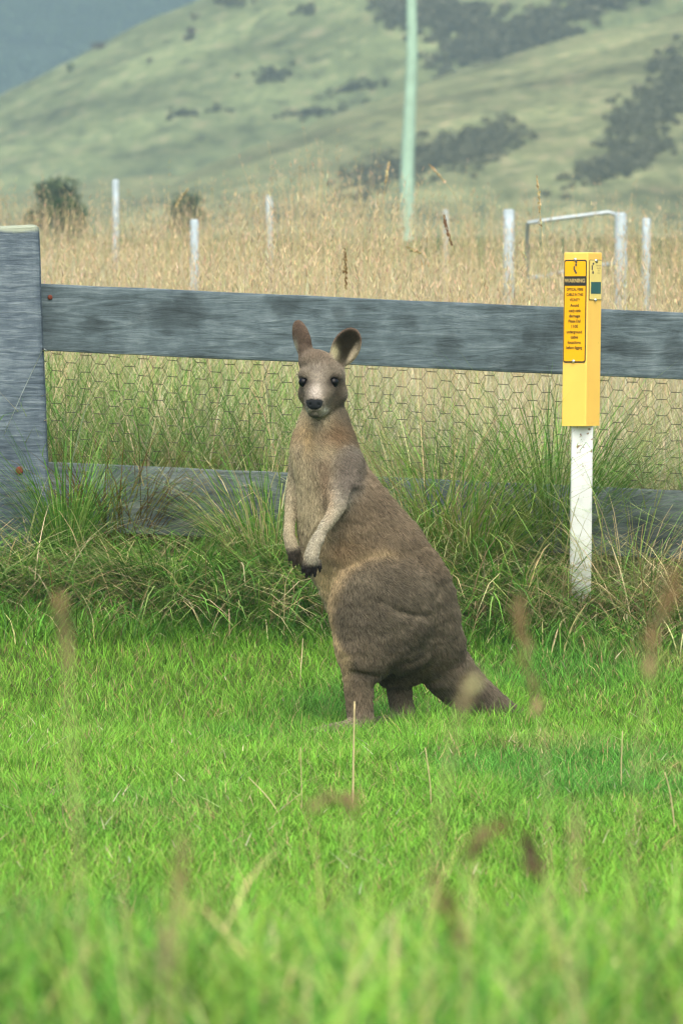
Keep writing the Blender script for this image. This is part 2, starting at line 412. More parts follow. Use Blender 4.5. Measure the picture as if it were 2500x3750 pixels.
W_TOP = woodmat('timber_top', 'x', wd, wm, wp, knots=[(fx(690), 1.345, .055, 1.3), (fx(1040), 1.35, .03, 1.3), (fx(620), 1.33, .05, 2.6), (fx(1240), 1.33, .03, .8), (fx(1500), 1.3, .03, 1.2), (fx(1640), 1.21, .04, 1.3), (fx(1930), 1.25, .035, .6), (fx(1885), 1.37, .012, 1), (fx(2470), 1.19, .055, .9), (fx(350), 1.29, .02, 3), (fx(2300), 1.2, .03, 2.4), (fx(1900), 1.16, .03, 3)])
W_BOT = woodmat('timber_bottom', 'x', wd, lin(98, 110, 110), lin(134, 144, 142), knots=[(fx(2400), .53, .08, 1.0), (fx(2000), .58, .04, 1.4), (fx(600), .62, .04, 2)])
W_POST = woodmat('timber_post', 'z', lin(56, 68, 78), lin(90, 104, 114), lin(132, 146, 152), saw=True, topz=1.645)
boxobj('rail', fx(120), 1.95, .0, .05, fz(1284), fz(1038), W_TOP, fence, .010, 2, slope, 40, .003, 1)
boxobj('rail', fx(120), 1.95, .0, .05, fz(1940) , fz(1690), W_BOT, fence, .005, 2, lambda c: slope(c), 40, .003, 2)
def pshape(co):
    co = co.copy(); t = (1.65 - co[:, 2]) / 1.0
    co[:, 0] += np.where(co[:, 0] > fx(60), .04 * t, -.01 * t) ; co[:, 2] += .012 * sstep(1.5, 1.65, co[:, 2]) * (co[:, 0] - fx(60)) * 4
    return co
boxobj('fence_post', fx(-75), fx(143), -.10, .045, -.1, fz(826), W_POST, fence, .022, 3, pshape, 30, .003, 4)
boxobj('fence_post', 1.62, 1.85, -.10, -.004, -.1, 1.5, W_POST, fence, .022, 3, None, 30, .003, 5)
RUST = plain('rust', lin(112, 58, 40), .8, .3); RUSTD = plain('rusty_wire', lin(78, 78, 62), .7, 0); ZINC = plain('zinc', lin(176, 186, 184), .5, .5)
def disc(name, c, r, mat, parent, ax='y', th=.006, k=12):
    c = np.array(c, float); d = np.array([0, -th, 0]) if ax == 'y' else np.array(ax) * th
    return tubeobj(name, [c, c + d * .7, c + d], [r, r, r * .7], mat, parent, k)
disc('bolt', (fx(76), -.101, fz(1720)), .014, RUST, fence)
disc('nail', (fx(184), -.001, fz(1088)), .009, RUST, fence)
tubeobj('staple', [(fx(160), -.05, fz(1282)), (fx(163), -.108, fz(1278)), (fx(170), -.01, fz(1284))], .004, ZINC, fence)
tubeobj('tie_wire', [(fx(160), -.112, fz(1282)), (fx(90), -.118, fz(1430)), (fx(20), -.118, fz(1590))], .0012, ZINC, fence, 5)

# chicken wire: hexagons with flat twisted tops
def netting():
    Vs = []; Fs = []; off = 0
    a = .0345                      # side
    dx, dz = 1.5 * a, math.sqrt(3) * a
    def seg(p, q, r):
        nonlocal off
        V, F = tube([p, q], r, 3, False); Vs.append(V); Fs.extend([[i + off for i in f] for f in F]); off += len(V)
    x0, x1, z0, z1 = fx(100), 1.9, .56, 1.24
    nx = int((x1 - x0) / dx); nz = int((z1 - z0) / dz)
    def J(x, z):
        return np.array([x + .006 * (fbm(x * 9, z * 9, seed=91) - .5) * 2, .058 + .012 * (fbm(x * 3, z * 4, seed=93) - .5), z + SL * (x - fx(150)) + .02 * (fbm(x * 4, z * 6, seed=92) - .5)])
    for i in range(nx):
        for j in range(nz):
            cx = x0 + i * dx; cz = z0 + j * dz + (dz / 2 if i % 2 else 0)
            P = [J(cx + a * math.cos(k * math.pi / 3), cz + a * math.sin(k * math.pi / 3)) for k in range(6)]
            seg(P[1], P[2], .0016); seg(P[0], P[1], .0008); seg(P[2], P[3], .0008)
    return np.concatenate(Vs), np.array(Fs)
V, F = netting(); npmesh('wire_netting', V, F, RUSTD, fence)

# ------------------------------------------------------------------ cable marker post
MD = 24.5; MPM = FPX / MD
def mx_(px): return (px - 1250) / MPM
def mz_(py): return CAMZ + (HY - py) / MPM
mk = empty('marker_post', (mx_(2124), MD, float(ground_z(mx_(2124), MD))), 'white cable marker post with yellow warning cap beside the fence', 'marker post')
mb = np.array(mk.location)
WHITE = plain('white_paint', lin(226, 230, 228), .45, noise=.05, nscale=14)
# chipped white paint near the top of the post
YEL = plain('yellow_plastic', lin(248, 202, 94), .45, noise=.04, nscale=9)
LEAN = .0125
def lean(co): co = co.copy(); co[:, 0] += LEAN * co[:, 2] ; return co
n = WHITE.node_tree; pb = [q for q in n.nodes if q.type == 'BSDF_PRINCIPLED'][0]; src = pb.inputs['Base Color'].links[0].from_socket
tc = nd(n, 'ShaderNodeTexCoord'); sx_ = nd(n, 'ShaderNodeSeparateXYZ'); n.links.new(tc.outputs['Object'], sx_.inputs[0])
nz = nd(n, 'ShaderNodeTexNoise'); nz.inputs['Scale'].default_value = 55; nz.inputs['Detail'].default_value = 6; n.links.new(tc.outputs['Object'], nz.inputs['Vector'])
hz_ = nd(n, 'ShaderNodeMapRange'); hz_.inputs[1].default_value = .25; hz_.inputs[2].default_value = .62; hz_.inputs[3].default_value = -.13; hz_.inputs[4].default_value = .06; n.links.new(sx_.outputs[2], hz_.inputs[0])
sm_ = nd(n, 'ShaderNodeMath', operation='ADD'); n.links.new(nz.outputs[0], sm_.inputs[0]); n.links.new(hz_.outputs[0], sm_.inputs[1])
ms_ = nd(n, 'ShaderNodeMapRange'); ms_.inputs[1].default_value = .66; ms_.inputs[2].default_value = .72; n.links.new(sm_.outputs[0], ms_.inputs[0])
mm_ = nd(n, 'ShaderNodeMix', data_type='RGBA'); mm_.inputs[7].default_value = (*lin(136, 112, 84), 1); n.links.new(ms_.outputs[0], mm_.inputs[0]); n.links.new(src, mm_.inputs[6]); n.links.new(mm_.outputs[2], pb.inputs['Base Color'])
H0 = mz_(1559) - mb[2]; H1 = mz_(924) - mb[2]
boxobj('post', -.040, .036, -.02, .02, -.25, H0 + .05, WHITE, mk, .009, 3, lambda c: lean(c), 8, .0008, 7)
th = R(32.5); ct, st = math.cos(th), math.sin(th); S = .0985
EX = np.array([ct, -st, 0]) ; NF = np.array([-st, -ct, 0])          # along the wide face, its outward normal
EX2 = np.array([st, ct, 0]); NR = np.array([ct, -st, 0])            # the side face
cx0 = mx_(2128) - mb[0] - LEAN * .9
def capmesh():
    bm = bmesh.new(); bmesh.ops.create_cube(bm, size=1)
    bmesh.ops.delete(bm, geom=[f for f in bm.faces if f.normal.z < -.5], context='FACES')
    for v in bm.verts:
        p = EX * v.co.x * S - NF * v.co.y * S; z = H0 + (v.co.z + .5) * (H1 - H0)
        v.co = (cx0 + p[0] + LEAN * z, p[1], z)
    es = [e for e in bm.edges if not e.is_boundary]
    bmesh.ops.bevel(bm, geom=es, offset=.004, segments=3, profile=.5, affect='EDGES')
    bmesh.ops.solidify(bm, geom=list(bm.faces), thickness=.003)
    me = bpy.data.meshes.new('cap'); bm.to_mesh(me); bm.free(); me.materials.append(YEL)
    o = bpy.data.objects.new('cap', me); COL.objects.link(o); o.parent = mk; return o
cap = capmesh()
def oncap(face, u, v, out):
    """u across a cap face (-.5..+.5), v height above the post's base, out of the face"""
    E, N = (EX, NF) if face == 'f' else (EX2, NR)
    p = E * u * S + N * (S / 2 + out); return np.array([cx0 + p[0] + LEAN * v, p[1], v])
def roundrect(name, face, u0, u1, v0, v1, r, mat, parent, out, th=.0015):
    pts = []
    for (cu, cv, a0) in ((u1 - r, v1 - r, 0), (u0 + r, v1 - r, 90), (u0 + r, v0 + r, 180), (u1 - r, v0 + r, 270)):
        for k in range(5):
            a = R(a0 + k * 22.5); pts.append((cu + r * math.cos(a), cv + r * math.sin(a)))
    n = len(pts); V = [oncap(face, u / S, v, out - th) for u, v in pts] + [oncap(face, u / S, v, out) for u, v in pts]
    me = bpy.data.meshes.new(name); me.from_pydata([tuple(v) for v in V], [], [list(range(n, 2 * n))] + [[i, (i + 1) % n, n + (i + 1) % n, n + i] for i in range(n)])
    me.materials.append(mat); o = bpy.data.objects.new(name, me); COL.objects.link(o); o.parent = parent; return o
def lettering(txt, face, u, v, size, mat, parent, out, sx=1.0, bold=0.0):
    cu = bpy.data.curves.new('lettering', 'FONT'); cu.body = txt; cu.align_x = 'CENTER'; cu.align_y = 'CENTER'; cu.size = size; cu.offset = bold
    ob = bpy.data.objects.new('lettering', cu); COL.objects.link(ob)
    dg = bpy.context.evaluated_depsgraph_get(); me = bpy.data.meshes.new_from_object(ob.evaluated_get(dg))
    bpy.data.objects.remove(ob); bpy.data.curves.remove(cu)
    for vv in me.vertices:
        vv.co = oncap(face, (u + vv.co.x * sx) / S, v + vv.co.y, out)
    me.materials.clear(); me.materials.append(mat); me.name = 'lettering'
    o = bpy.data.objects.new('lettering', me); COL.objects.link(o); o.parent = parent; return o
ORANGE = plain('sign_orange', lin(248, 180, 4), .4, noise=.05, nscale=12); BLACK = plain('sign_black', lin(44, 46, 42), .5)
PALE = plain('sign_pale', lin(238, 216, 124), .45, noise=.05); TEAL = plain('sign_teal', lin(52, 98, 92), .45); INK = plain('sign_ink', lin(64, 60, 34), .5); BAND = plain('sign_band_letters', lin(206, 178, 110), .5)
SILVER = plain('screw_steel', lin(190, 195, 190), .35, .8)
def v_(py): return mz_(py) - mb[2]
hw = .0455
pl = roundrect('sign_plate', 'f', -hw, hw, v_(1327), v_(951), .008, BLACK, cap, .002)
pl['label'] = 'orange warning plate with black border'
roundrect('sign_face', 'f', -hw + .0035, hw - .0035, v_(1322), v_(956), .006, ORANGE, pl, .0028)
roundrect('sign_band', 'f', -hw + .0015, hw - .0015, v_(1046), v_(1011), .0005, BLACK, pl, .0036)
lettering('WARNING', 'f', 0, v_(1028), .0185, BAND, pl, .0042, .92, .0004)
for t, cy in (('OPTICAL FIBRE', 845), ('CABLE IN THIS', 935), ('VICINITY', 1025), ('Avoid', 1120), ('costly cable', 1210), ('damage', 1300), ('Please Dial', 1390), ('1100', 1480), ('underground', 1575), ('cable', 1665), ('locations', 1755), ('before digging', 1845)):
    up = t.isupper()
    n_ = len(t); wid = {'OPTICAL FIBRE': .070, 'CABLE IN THIS': .072, 'VICINITY': .042, 'before digging': .084, 'costly cable': .066, 'underground': .070, 'Please Dial': .066}.get(t)
    size = .0148 if not up else .0135
    sx = 1.0
    if wid: sx = wid / (n_ * size * .53)
    lettering(t, 'f', 0, v_(880 + cy / 4.704), size, INK, pl, .0040, min(sx, 1.25), .0003)
def dots(face, lst, mat, out, parent):
    for (u, v, r, dv) in lst:
        pts = [oncap(face, u / S, v - dv / 2, out), oncap(face, u / S, v + dv / 2, out)]
        roundrect('emblem', face, u - r, u + r, v - dv / 2 - r, v + dv / 2 + r, r * .9, mat, parent, out)
def logo(face, u0, v0, k, parent, out):
    for (du, dv, r, l) in ((.004, .0245, .0035, .002), (.0035, .014, .004, .002), (-.004, .002, .0028, .010), (-.0005, -.0075, .0032, .003), (.0035, -.0135, .0036, .001)):
        roundrect('emblem', face, u0 + (du - r) * k, u0 + (du + r) * k, v0 + (dv - l / 2 - r) * k, v0 + (dv + l / 2 + r) * k, r * .9 * k, INKB, parent, out)
INKB = plain('emblem_ink', lin(84, 76, 70), .5)
logo('f', 0, v_(984), 1.0, pl, .0040)
ps = roundrect('sign_plate', 's', -.040, .044, v_(1098), v_(951), .004, INK, cap, .002); ps['label'] = 'pale yellow side plate with teal square'
roundrect('sign_face', 's', -.0385, .0425, v_(1096), v_(953), .003, PALE, ps, .0026)
roundrect('sign_square', 's', -.030, .038, v_(1075), v_(1032), .001, TEAL, ps, .0032)
for (du, dv, r, l) in ((.008, .026, .006, .003), (-.016, .018, .005, .001), (-.024, .004, .0035, .014), (-.018, -.013, .005, .003)):
    roundrect('emblem', 's', du - r, du + r, v_(984) + dv - l / 2 - r * .6, v_(984) + dv + l / 2 + r * .6, r * .5, INKB, ps, .0034)
for k, t in enumerate(('before you dig', 'underground', 'cable', 'locations')):
    lettering(t, 's', .020, v_(972 + k * 9), .0055, INKB, ps, .0034, 1.0)
for f_, u_, py in (('f', .0, 950), ('f', -.002, 1322), ('s', .0, 954), ('s', .0, 1098)):
    c = oncap(f_, u_ / S, v_(py), .003); N = NF if f_ == 'f' else NR
    tubeobj('screw', [c, c + N * .004, c + N * .006], [.0055, .0055, .002], SILVER, cap, 10)

# ------------------------------------------------------------------ things in the field
PALEW = plain('grey_weathered_post', lin(168, 184, 188), .85, noise=.2, nscale=12, bump=.3)
def field_post(px, ptop, d, wpx, label, k=8, leanpx=0):
    p0 = gp(px, d); t = at(px, ptop, d); r = wpx * d / FPX / 2
    e = empty('field_post', tuple(p0), label, 'post', 'weathered posts standing in the dry grass')
    h = t[2] - p0[2]; lx = leanpx * d / FPX
    tubeobj('post', [(lx * 0, 0, -.2), (-lx * .5, 0, h * .5), (-lx, 0, h - .01), (-lx, 0, h)], [r * 1.1, r * 1.03, r, r * .75], PALEW, e, 10)
    return e
field_post(424, 657, 52, 24, 'slim tall pale post in dry grass near the two dark bushes')
field_post(712, 803, 42, 31, 'thick short pale post standing alone in dry grass')
field_post(986, 716, 52, 24, 'slim pale post in dry grass nearest the seedy grass clump')
field_post(1862, 766, 44, 40, 'stout pale post in dry grass facing the pipe gate')
field_post(2358, 798, 44, 30, 'pale leaning post in dry grass just past the gate post', leanpx=-8)
field_post(1632, 768, 60, 18, 'small pale post top beside the utility pole')
GAL = plain('galvanised_pipe', lin(176, 188, 190), .5, .3)
gd = 44.0; p0 = gp(2272, gd)
gate = empty('pipe_gate', tuple(p0), 'bent galvanised pipe gate on a pale post in dry grass', 'gate')
def rel(px, py, d=gd): return at(px, py, d) - p0
tubeobj('post', [(0, 0, -.2), (0, 0, .5), rel(2272, 790), rel(2272, 778)], [.042, .040, .038, .03], PALEW, gate, 10)
tubeobj('top_rail', [rel(1930, 816), rel(2030, 802), rel(2140, 788), rel(2225, 777), rel(2250, 782), rel(2264, 820), rel(2262, 960)], .0125, GAL, gate, 8)
tubeobj('lower_rail', [rel(1930, 1020), rel(2262, 960)], .0125, GAL, gate, 8)
tubeobj('stile', [rel(1930, 816), rel(1930, 1060)], .0125, GAL, gate, 8)
# utility pole
ud = 190.0; up0 = gp(1492, ud); um = ud / FPX
POLE = plain('treated_pole', lin(158, 190, 166), .85, noise=.14, nscale=3, bump=.3)
ut = empty('utility_pole', tuple(up0), 'tall pale green utility pole rising in front of the hills', 'utility pole')
def urel(px, py): return at(px, py, ud) - up0
tubeobj('pole', [(0, 0, -1), urel(1492, 800), urel(1490, 640), urel(1499, 420), urel(1508, 200), urel(1506, 0), urel(1508, -420)], np.array([27, 26, 25, 22, 20, 18.5, 16]) * um, POLE, ut, 14)
tubeobj('crossarm', [urel(1508 - 240, -330), urel(1508 + 240, -330)], .07, POLE, ut, 6)
for q in (-200, -70, 70, 200): tubeobj('insulator', [urel(1508 + q, -332), urel(1508 + q, -352), urel(1508 + q, -360)], [.05, .06, .03], WHITE, ut, 8)

# ------------------------------------------------------------------ grass
def blades(root, h, wid, az, lean, curl, col, segs=3, tipcol=None, faceaz=None):
    """curved tapering strips; lean = sideways reach per height, curl = droop at the tip"""
    N = len(root); h = np.broadcast_to(h, N); wid = np.broadcast_to(wid, N); lean = np.broadcast_to(lean, N); curl = np.broadcast_to(curl, N)
    d = np.stack([np.cos(az), np.sin(az), np.zeros(N)], 1)
    fa = az + math.pi / 2 if faceaz is None else faceaz
    s = np.stack([np.cos(fa), np.sin(fa), np.zeros(N)], 1)
    V = np.empty((N, 2 * segs + 1, 3), np.float32); C = np.empty((N, 2 * segs + 1, 3), np.float32)
    for k in range(segs + 1):
        t = k / segs
        c = root + d * (h * (lean * t + curl * t * t))[:, None]
        c = c + np.stack([np.zeros(N), np.zeros(N), h * (t - .55 * curl * t * t * t)], 1)
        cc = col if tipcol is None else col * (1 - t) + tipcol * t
        if k < segs:
            ww = (wid * (1 - .75 * t ** 1.5) * .5)[:, None]
            V[:, 2 * k] = c - s * ww; V[:, 2 * k + 1] = c + s * ww; C[:, 2 * k] = cc; C[:, 2 * k + 1] = cc
        else: V[:, 2 * k] = c; C[:, 2 * k] = cc
    nv = 2 * segs + 1; base = (np.arange(N) * nv)[:, None]
    T = []
    for k in range(segs - 1): T += [[2 * k, 2 * k + 1, 2 * k + 3], [2 * k, 2 * k + 3, 2 * k + 2]]
    T += [[2 * segs - 2, 2 * segs - 1, 2 * segs]]
    F = (base[:, :, None] + np.array(T)[None]).reshape(-1, 3)
    return V.reshape(-1, 3), F, C.reshape(-1, 3)
def join(parts):
    Vs, Fs, Cs = [], [], []; o = 0
    for V, F, C in parts: Vs.append(V); Fs.append(F + o); Cs.append(C); o += len(V)
    return np.concatenate(Vs), np.concatenate(Fs), np.concatenate(Cs)
def spread(n, y0, y1, m=1.35, pad=.4, g=rng):
    """points over the strip of land that the lens takes in, with room to step aside"""
    y = np.sqrt(g.random(n) * (y1 ** 2 - y0 ** 2) + y0 ** 2)
    x = (g.random(n) * 2 - 1) * (y * 1250 / FPX * m + pad)
    return x, y
def jit(c, N, a=.2, g=rng, hue=.08):
    c = np.asarray(c, float)
    v = (1 + a * g.normal(size=(N, 1))) * (1 + hue * g.normal(size=(N, 3)))
    return np.clip(c * np.clip(v, .3, 2.2), .003, .9)
gA, gB, gC = s2l((112, 162, 52)), s2l((86, 144, 52)), s2l((144, 156, 84))
straw = s2l((188, 172, 120))

# lawn
N = 225000
x, y = spread(N, 12.5, 24.3, 1.3, .35)
patch = fbm(x * 1.3, y * .55, seed=101); p2 = fbm(x * 4, y * 2, seed=102); p3 = fbm(x * .8 + 9, y * .5, seed=103) + .1 * sstep(0, -.6, x) * sstep(20.8, 19, y)
col = gA * (1 - sstep(.35, .65, patch))[:, None] + gB * sstep(.35, .65, patch)[:, None]
dryf = sstep(.52, .72, p3)[:, None] * .7; col = col * (1 - dryf) + gC * dryf
isdry = (rng.random(N) < .08 + .14 * sstep(.5, .7, p3)); col = jit(col, N, .32); col[isdry] = jit(straw * .75, isdry.sum(), .25)
h = (.030 + .035 * rng.random(N) + .035 * sstep(.5, .75, p2)) * (1 + .5 * sstep(23.2, 24.2, y))
near = np.exp(-((x - .1) ** 2 + ((y - 21.8) * .5) ** 2) / .2); h *= 1 + .25 * near + .5 * np.exp(-((x - .46) ** 2 + ((y - 22.05) * .6) ** 2) / .03)
z = ground_z(x, y)
lawn = blades(np.stack([x, y, z], 1), h, .0020 + .0020 * rng.random(N), rng.random(N) * 6.283, .1 + .5 * rng.random(N), .6 * rng.random(N), col * .7, 2, np.minimum(col * 1.35 + .01, 1), rng.random(N) * 6.283)  # shade between blades painted into the colour: dark bases, light tips
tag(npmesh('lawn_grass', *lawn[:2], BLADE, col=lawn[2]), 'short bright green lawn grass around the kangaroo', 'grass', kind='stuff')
# litter and pale stalks lying in the lawn
N = 420
x, y = spread(N, 15, 24, 1.3, .3)
lit = blades(np.stack([x, y, ground_z(x, y) + .03 + .02 * rng.random(N)], 1), .015 + .03 * rng.random(N) ** 2, .003, rng.random(N) * 6.283, .6 + 2.0 * rng.random(N), .2, jit(s2l((200, 196, 160)), N, .2), 2)
tag(npmesh('straw_litter', *lit[:2], DRY, col=lit[2]), 'pale straw bits strewn through the lawn', 'straw', kind='stuff')

# rank grass on the bank under the fence
def bank(n, y0, y1, hmin, hmax, cols, wd, lean, curl, seed, mask=None, segs=5, hf=None):
    g = np.random.default_rng(seed)
    x, y = spread(n, y0, y1, 1.35, .35, g)
    if mask is not None: k = mask(x, y, g); x, y = x[k], y[k]
    n = len(x); pick = g.random(n); c = np.zeros((n, 3))
    cum = 0
    for (f, cc) in cols: sel = (pick >= cum) & (pick < cum + f); c[sel] = cc; cum += f
    c = jit(c, n, .22, g)
    h = hmin + (hmax - hmin) * g.random(n) ** 1.3
    if hf is not None: h = h * hf(x, y)
    az = g.random(n) * 6.283; cl = fbm(x * 2.2, y * 2.2, seed=seed); az = az * .7 + cl * 12
    return blades(np.stack([x, y, ground_z(x, y) - .01], 1), h, wd * (.6 + .8 * g.random(n)), az, lean * g.random(n), curl * (.4 + g.random(n)), c * .9, segs, c * 1.05)
gr1, gr2, gr3 = s2l((104, 156, 58)), s2l((142, 174, 88)), s2l((80, 126, 52))
st1, st2 = s2l((206, 194, 146)), s2l((176, 162, 118))
pt = [bank(9000, 23.75, 24.5, .08, .24, [(.6, gr1), (.3, gr3), (.1, st1)], .005, .5, .8, 201, segs=4),
      bank(12500, 24.1, 24.95, .2, .5, [(.46, gr1), (.26, gr2), (.14, gr3), (.14, st1)], .0066, .9, 1.2, 202, mask=lambda x, y, g: g.random(len(x)) < np.where(x > .75, .4, np.where(x > .45, .6, 1.0)), hf=lambda x, y: np.where(x > .85, .55, np.where(x < -.3, .86, 1.0)) * (.75 + .5 * fbm(x * 3, y * 3, seed=66))),
      bank(1900, 24.1, 24.95, .3, .62, [(.5, st1), (.3, st2), (.2, gr2)], .0045, 1.3, .7, 203, mask=lambda x, y, g: g.random(len(x)) < np.where(x > 0, 1.0, .3)),
      bank(3800, 24.0, 24.9, .18, .42, [(.5, st2), (.25, s2l((120, 108, 74))), (.25, gr3)], .0045, 1.2, 1.3, 204)]
bk = join(pt)
tag(npmesh('bank_grass', *bk[:2], BLADE, col=bk[2]), 'tangled rank green and straw grass along the foot of the fence', 'grass', kind='stuff')

# field of tall dry grass behind the fence
pt = [bank(34000, 25.2, 29, .5, 1.0, [(.46, s2l((140, 164, 92))), (.30, s2l((106, 148, 66))), (.24, s2l((206, 196, 150)))], .006, .35, .5, 211, segs=4, mask=lambda x, y, g: (x + .5 * (fbm(x * 2.5, y * 1.2, seed=7) - .5) + .12 * g.normal(size=len(x))) < -.12),
      bank(30000, 25.2, 29, .35, .85, [(.34, s2l((168, 172, 114))), (.12, s2l((116, 148, 74))), (.54, s2l((206, 199, 162)))], .006, .35, .5, 210, segs=4, mask=lambda x, y, g: (x + .5 * (fbm(x * 2.5, y * 1.2, seed=7) - .5) + .12 * g.normal(size=len(x))) >= -.12),
      bank(13000, 25.3, 33, .6, .92, [(.7, s2l((208, 201, 166))), (.3, s2l((184, 184, 132)))], .004, .22, .28, 212, segs=4, mask=lambda x, y, g: g.random(len(x)) < np.where(x < -.15, .45, 1.0)),
      bank(26000, 29, 58, .6, .98, [(.66, s2l((208, 198, 164))), (.22, s2l((186, 178, 144))), (.12, s2l((160, 168, 114)))], .006, .3, .4, 213, segs=3, hf=lambda x, y: .5 + .9 * fbm(x * 2.2, y * .5, seed=88))]
fl = join(pt)
tag(npmesh('field_grass', *fl[:2], DRY, col=fl[2]), 'tall dry straw-coloured grass filling the field behind the fence', 'grass', kind='stuff')
# stems with seed heads above it
def seeded(n, y0, y1, h0, h1, seed, hfun=None, wd=.004, xr=None):
    g = np.random.default_rng(seed)
    x, y = spread(n, y0, y1, 1.3, .3, g)
    if xr is not None: x = xr(g, n)
    h = h0 + (h1 - h0) * g.random(n)
    h = h * (.66 + .66 * fbm(x * 2.8, y * .6, seed=89))
    if hfun is not None: h = h * hfun(x, y)
    az = g.random(n) * 6.283; ln = .02 + .12 * g.random(n); cu = .02 + .2 * g.random(n) ** 2
    c = jit(s2l((200, 184, 140)), n, .15, g)
    root = np.stack([x, y, ground_z(x, y)], 1)
    P = [blades(root, h, wd, az, ln, cu, c, 4, faceaz=g.normal(0, .3, n))]
    m = 9
    t = np.repeat(np.linspace(.80, .99, m)[None], n, 0) + .01 * g.normal(size=(n, m))
    d = np.stack([np.cos(az), np.sin(az), 0 * az], 1)
    cen = root[:, None] + d[:, None] * (h[:, None] * (ln[:, None] * t + cu[:, None] * t * t))[..., None]
    cen[..., 2] += h[:, None] * (t - .55 * cu[:, None] * t ** 3)
    cen = cen.reshape(-1, 3); M = len(cen)
    sc = jit(s2l((210, 190, 150)), M, .18, g)
    P.append(blades(cen, .016 + .02 * g.random(M), .003 + .002 * g.random(M), g.random(M) * 6.283, .3 + .5 * g.random(M), .2, sc, 2))
    return join(P)
clump = lambda x, y: 1.12 + .24 * np.exp(-((x + .001 * y) / (.008 * y)) ** 2) - .08 * (x < -.02 * y)
sh = join([seeded(2200, 26, 34, .8, 1.02, 221, clump, .0028), seeded(3400, 34, 54, .8, 1.06, 222, clump, .004)])
tag(npmesh('seed_grass', *sh[:2], DRY, col=sh[2]), 'feathery seed heads standing above the dry field grass', 'grass', kind='stuff')

# near verge grass, out of focus
def verge():
    a = bank(18000, 5.4, 10.5, .18, .40, [(.42, s2l((112, 158, 52))), (.38, s2l((80, 132, 48))), (.13, s2l((140, 172, 78))), (.07, s2l((180, 168, 122)))], .0055, .5, .7, 231, segs=4,
             hf=lambda x, y: .75 + .6 * fbm(x * 3, y * 1.5, seed=240))
    b = bank(420, 5.6, 9.6, .26, .46, [(.5, s2l((176, 170, 112))), (.5, s2l((130, 150, 70)))], .004, .3, .4, 232, segs=4)
    return join([a, b])
vg = verge()
tag(npmesh('verge_grass', *vg[:2], BLADE, col=vg[2]), 'bright green verge grass blurred in the foreground', 'grass', kind='stuff')

# tussocks one can tell apart
def tussock(px, d, r, h, cols, n, seed, label, lean=.5, curl=1.0, wd=.0045, dz=0):
    g = np.random.default_rng(seed); p0 = gp(px, d); p0[2] += dz
    e = empty('grass_tussock', tuple(p0), label, 'tussock')
    a = g.random(n) * 6.283; rr = r * np.sqrt(g.random(n)) * .6
    c = jit(np.array(cols)[g.integers(0, len(cols), n)], n, .2, g)
    B = blades(np.stack([rr * np.cos(a), rr * np.sin(a), np.full(n, -.02)], 1), h * (.55 + .5 * g.random(n)), wd, a + g.normal(0, .5, n), lean * (.2 + g.random(n)), curl * (.3 + g.random(n)), c * .9, 5, c * 1.05)
    npmesh('blade_tuft', B[0], B[1], BLADE, e, B[2])['kind'] = 'stuff'
    return e
tussock(240, 24.8, .10, .78, [gr1, gr2, gr3], 420, 301, 'green tussock against the foot of the weathered fence post', .12, .6)
tussock(430, 25.22, .26, .72, [s2l((150, 120, 66)), s2l((120, 92, 56)), s2l((150, 146, 76))], 800, 302, 'low brown tussock behind the lower plank', .4, .8)
tussock(1700, 24.82, .2, 1.0, [gr1, gr2, s2l((146, 160, 84))], 800, 303, 'big drooping green tussock between kangaroo and marker post', .28, 1.1)
tussock(2010, 25.2, .24, 1.1, [gr1, gr3, gr2], 900, 304, 'green tussock behind the white marker post', .25, .9)
tussock(640, 24.45, .24, .42, [gr1, gr3, gr2], 700, 305, 'dark green tussock before the lower plank near the kangaroo', .4, 1.0)
tussock(985, 24.75, .16, .8, [st1, gr2, gr1], 520, 306, 'mixed straw and green tussock beside the kangaroo arms', .3, .8)
tussock(1560, 24.8, .24, 1.05, [st1, st2, gr2], 460, 307, 'tall straw tussock behind the back of the kangaroo', .25, .7, .004)
tussock(2290, 24.7, .3, .8, [st1, st2, gr2], 90, 308, 'thin straw tussock before the lower plank past the marker post', .3, .6, .0036)

